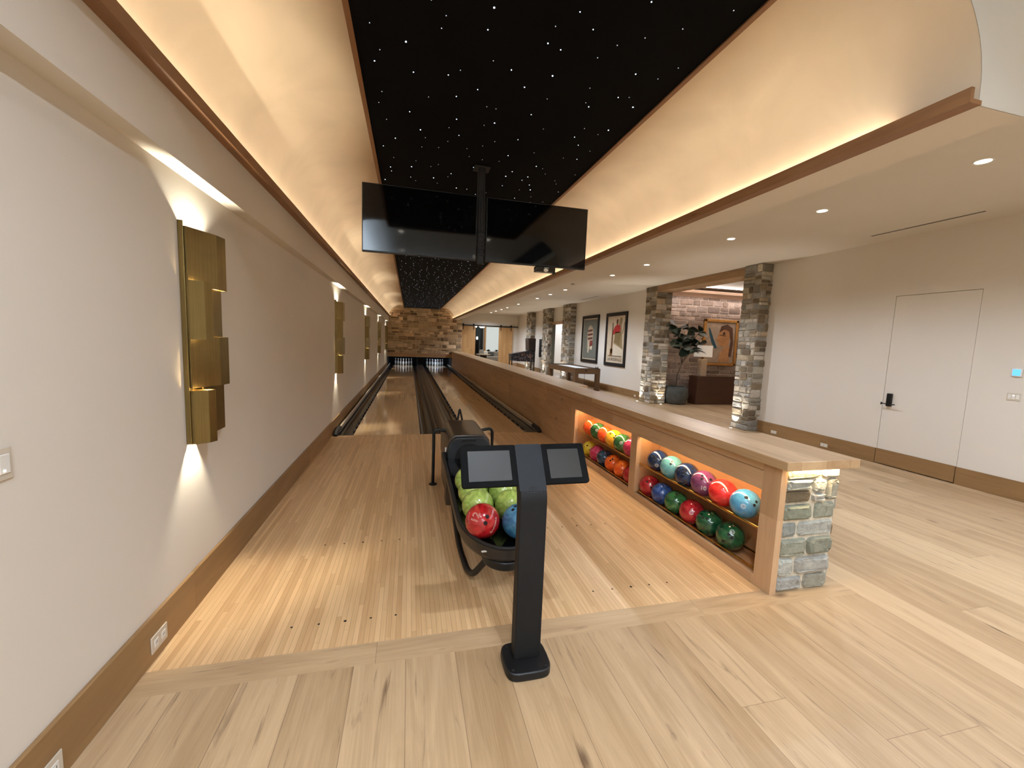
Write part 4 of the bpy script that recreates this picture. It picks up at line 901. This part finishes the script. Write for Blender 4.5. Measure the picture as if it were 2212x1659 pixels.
pshape('blue_feather', [(.06, .88), (.10, .70), (.20, .48), (.34, .34), (.40, .38), (.30, .52), (.20, .70), (.12, .84)], (48, 86, 104), 1)
area('lobby_cove_lamp', (9.1, 9.9, 3.24), (math.radians(-90), 0, 0), 4.0, .06, 55, (1, .90, .84)); area('lobby_wall_washer', (9.0, 10.55, 3.10), (math.radians(12), 0, 0), 4.0, .08, 14, (1, .88, .82))
point('table_lamp_bulb', (8.24, 10.25, 1.5), 3, WARM, .04)

# ------------------------------------------------------------------ game table, pinball machine, wall cabinet
t = thing('air_hockey_table', (5.93, 14.4, 0), 'long brown wooden game table with a pale recessed playing surface in the hall', 'game table')
gx0, gx1, gy0, gy1, gz = 5.46, 6.39, 13.0, 15.8, .775
obj('apron', boxes((gx0, gx1, gy0, gy0+.05, gz-.185, gz), (gx0, gx1, gy1-.05, gy1, gz-.185, gz), (gx0, gx0+.05, gy0+.05, gy1-.05, gz-.185, gz), (gx1-.05, gx1, gy0+.05, gy1-.05, gz-.185, gz)), m_table, t, bevel=.004)
obj('playing_surface', boxes((gx0+.05, gx1-.05, gy0+.05, gy1-.05, gz-.06, gz-.035)), m_white, t, label='pale recessed playing surface')
obj('edge_band', boxes((gx0+.02, gx1-.02, gy0+.02, gy0+.05, gz, gz+.012), (gx0+.02, gx1-.02, gy1-.05, gy1-.02, gz, gz+.012), (gx1-.05, gx1-.02, gy0+.05, gy1-.05, gz, gz+.012), (gx0+.02, gx0+.05, gy0+.05, gy1-.05, gz, gz+.012)), m_black, t)
for x in (gx0, gx1-.13):
    for y in (gy0, gy1-.17): obj('leg', boxes((x, x+.13, y, y+.17, 0, gz-.18)), m_table, t, bevel=.005)
obj('coin_plate', boxes((5.82, 5.90, gy0-.006, gy0, gz-.09, gz-.05)), m_black, t)
b = BM(); tube(b, fillet([(5.90, 13.2, .60), (5.90, 13.2, .10), (5.98, 13.3, .012), (6.2, 13.1, .012), (6.78, 13.3, .06)], .08), .006, 6); obj('power_cord', b, m_trunk, t, smooth=True)
for x in (6.24, 6.31):
    b = BM(); lathe(b, [(.028, 0), (.028, .02), (.012, .03), (.012, .06), (.001, .065)], (x, 13.05, gz+.012), 12); o = obj('mallet', b, m_black, smooth=True); tag(o, 'small black striker on the game table corner, %s one' % ('left' if x < 6.3 else 'right'), 'striker', 'strikers on the game table')
t = thing('pinball_machine', (5.85, 21.1, 0), 'dark pinball machine with streaked side art beside the farthest pillar', 'pinball machine')
m_art = None
s = N('pinball_art'); f = s.noise(s.pos(), 4.2, 5, 2.5, .6); f2 = s.noise(s.pos(), 2.2, 4, 1.6)
s.set(Base_Color=s.mix(s.mapr(f2, .58, .68), s.mix(s.mapr(f, .54, .64), lin((22, 20, 26)), lin((126, 116, 122))), lin((150, 96, 56))), Roughness=.3); m_art = s.m
py0, py1 = 20.78, 21.36
b = BM(); prism(b, [(5.13, .60), (6.42, .56), (6.42, 1.16), (5.13, .93)], py0, py1, 'y'); obj('cabinet', b, m_art, t, bevel=.006)
b = BM(); prism(b, [(5.11, .925), (6.2, 1.125), (6.2, 1.15), (5.11, .95)], py0-.006, py1+.006, 'y'); obj('glass_rail', b, m_black, t)
b = BM(); prism(b, [(6.06, 1.16), (6.42, 1.16), (6.42, 1.80), (6.02, 1.80)], py0-.03, py1+.03, 'y'); obj('backbox', b, plain('backbox_dark', (44, 32, 28), .3, var=.4, vscale=5), t, bevel=.006)
for x in (5.15, 6.36):
    for y in (py0-.01, py1-.03): obj('leg', boxes((x, x+.045, y, y+.04, 0, .72)), m_black, t)
t = thing('wall_cabinet', (6.75, 20.4, .82), 'narrow black wall cabinet hanging behind the pinball machine', 'cabinet')
obj('body', boxes((6.62, XR, 20.2, 20.75, .84, 1.70)), plain('cabinet_green_black', (40, 42, 36), .5), t, bevel=.006); obj('door', boxes((6.60, 6.62, 20.22, 20.73, .86, 1.78)), m_blackm, t, bevel=.004)

# ------------------------------------------------------------------ barn doors and the lounge beyond
gb = 'sliding barn doors on the far wall'
for x0, x1, l in ((3.12, 4.02, 'left sliding oak barn door beside the stone end wall'), (5.53, 6.44, 'right sliding oak barn door with dark knots')):
    t = thing('barn_door', ((x0+x1)/2, BY-.06, .02), l, 'barn door', gb)
    obj('panel', boxes((x0, x1, BY-.08, BY-.04, .02, 2.46)), m_barn, t, bevel=.004)
    for x in (x0+.12, x1-.12):
        h = obj('hanger_strap', boxes((x-.022, x+.022, BY-.09, BY-.078, 2.26, 2.60)), m_black, t)
        b = BM(); cyl(b, (x, BY-.095, 2.575), (x, BY-.06, 2.575), .05, 18); obj('wheel', b, m_black, t, smooth=True)
t = thing('sliding_door_rail', (5.0, BY-.05, 2.5), 'black steel rail carrying the two barn doors', 'door rail')
obj('rail', boxes((3.0, 6.80, BY-.065, BY-.05, 2.50, 2.555)), m_black, t)
for x in (3.3, 4.2, 5.1, 6.0, 6.7):
    b = BM(); cyl(b, (x, BY-.06, 2.528), (x, BY, 2.528), .014, 10); obj('standoff', b, m_black, t, smooth=True)
obj('window_1', boxes((5.85, 7.3, 32.30, 32.38, .75, 2.95)), m_lit, **ST)
obj('trim_6', boxes((5.72, 5.85, 32.25, 32.4, .4, 3.05), (5.72, 7.4, 32.25, 32.4, 2.95, 3.05)), m_barn, **ST)
t = obj('window_2', boxes((4.7, 5.45, 32.32, 32.38, .5, 2.75)), plain('night_glass', (40, 56, 62), .12), **ST)
obj('window_frame', boxes((5.45, 5.62, 32.26, 32.4, .4, 2.9), (4.6, 4.7, 32.28, 32.4, .4, 2.85), (4.7, 5.45, 32.30, 32.36, 1.55, 1.58), (5.06, 5.09, 32.30, 32.36, .5, 2.75), (4.7, 5.45, 32.3, 32.36, 2.2, 2.23)), m_black, t)
t = thing('lounge_sofa', (6.2, 30.0, 0), 'pale grey sofa seen through the barn-door opening', 'sofa')
obj('seat', boxes((4.85, 7.4, 29.5, 30.4, .12, .46)), m_sofa, t, bevel=.05, seg=3); obj('backrest', boxes((4.85, 7.4, 30.3, 30.6, .12, .80)), m_sofa, t, bevel=.05, seg=3); obj('armrest', boxes((4.75, 4.98, 29.5, 30.6, .12, .62)), m_sofa, t, bevel=.05, seg=3)
for x, z, w_, h, m, l in ((5.14, .46, .30, .46, m_sofa, 'pale grey cushion at the left end of the lounge sofa'), (5.47, .46, .32, .36, m_pilw, 'white square cushion on the lounge sofa'), (5.88, .46, .44, .32, m_pilg, 'dark grey cushion on the lounge sofa')):
    b = boxes((x-w_/2, x+w_/2, 30.02, 30.18, z, z+h)); o = obj('cushion', b, m, bevel=.06, seg=4); tag(o, l, 'cushion', 'cushions on the lounge sofa')
    o.rotation_euler.x = -.15
t = thing('coffee_table', (4.98, 28.3, 0), 'dark round pedestal table in front of the lounge sofa', 'table')
b = BM(); lathe(b, [(.48, .60), (.50, .63), (.48, .66), (.001, .66)], (4.98, 28.3, 0), 32); obj('tabletop', b, m_trav, t, smooth=True)
b = BM(); lathe(b, [(.30, 0), (.22, .3), (.26, .60)], (4.98, 28.3, 0), 24); obj('pedestal', b, m_blackm, t, smooth=True)
for x, z, r, l in ((4.55, 2.56, .15, 'left bright white pendant globe in the lounge'), (5.05, 2.55, .20, 'right bright white pendant globe in the lounge')):
    t = thing('pendant_lamp', (x, 29.6, z), l, 'pendant lamp', 'pendants in the lounge')
    b = BM(); lathe(b, [(.001, -.06), (r*.6, -.05), (r, .02), (r*.8, .07), (.001, .09)], (x, 29.6, z), 24); obj('globe', b, m_globe, t, smooth=True)
    b = BM(); cyl(b, (x, 29.6, z+.08), (x, 29.6, HZ), .008, 8); obj('cord', b, m_black, t)
t = thing('floor_lamp', (4.55, 29.0, 0), 'slim floor lamp with a small glowing shade beside a dark upright form', 'floor lamp')
b = BM(); cyl(b, (4.55, 29.0, 0), (4.55, 29.0, 1.75), .012, 8); lathe(b, [(.13, 0), (.13, .02)], (4.55, 29.0, 0), 20); obj('stand', b, m_black, t, smooth=True)
b = BM(); lathe(b, [(.05, 1.66), (.065, 1.75), (.05, 1.84), (.001, 1.85)], (4.62, 29.0, 0), 16); obj('lamp_shade', b, m_globe, t, smooth=True)
b = BM(); pts = [(4.42+.42*i/24, 29.4+.035*math.sin(i*1.6)) for i in range(25)]; prism(b, pts+[(x, y+.02) for x, y in pts[::-1]], .03, 1.62, 'z'); o = obj('dark_silhouette', b, m_blackm, smooth=True); tag(o, 'dark upright form standing left of the lounge sofa', 'silhouette')  # folded dark sheet stands in for an unclear dark figure
for i, (x, y) in enumerate(((5.95, 31.7), (6.62, 31.75), (7.3, 31.7))):
    b = BM()
    for k in range(14): leaf(b, (x, y, .70), (lr.uniform(-1, 1), lr.uniform(-.6, .2), lr.uniform(.4, 1.2)), .3, .06)
    o = obj('leafy_plant', b, m_leaf, smooth=True); tag(o, 'low dark green plant below the bright lounge window, %s' % ('left', 'middle', 'right')[i], 'plant', 'plants under the lounge window')
area('lounge_lamp', (6.0, 29.5, 3.2), (0, 0, 0), 4, 4, 75, (1, .97, .92))
# bright room behind the second opening
obj('trim_8', boxes((6.75, 6.90, 19.17, 19.2, 0, 2.5)), plain('grey_green_jamb', (112, 112, 98), .6), **ST)
area('side_room_lamp', (11.5, 26, 3.2), (0, 0, 0), 6, 8, 520, (.80, .88, 1))
t = thing('bar_chair', (11.0, 30.3, 0), 'tall black metal frame chair in the bright side room', 'chair')
b = BM()
for x in (10.98, 11.24):
    for y in (30.1, 30.5): cyl(b, (x, y, 0), (x, y, 1.75 if y > 30.3 else 1.0), .025, 8)
for z in (.45, 1.45): cyl(b, (10.98, 30.5, z), (11.24, 30.5, z), .02, 8)
obj('frame', b, m_black, t, smooth=True)
obj('seat', boxes((10.68, 11.26, 30.05, 30.55, .95, 1.05)), m_blackm, t); obj('backrest', boxes((10.68, 11.0, 30.48, 30.54, 1.15, 1.5)), m_blackm, t)
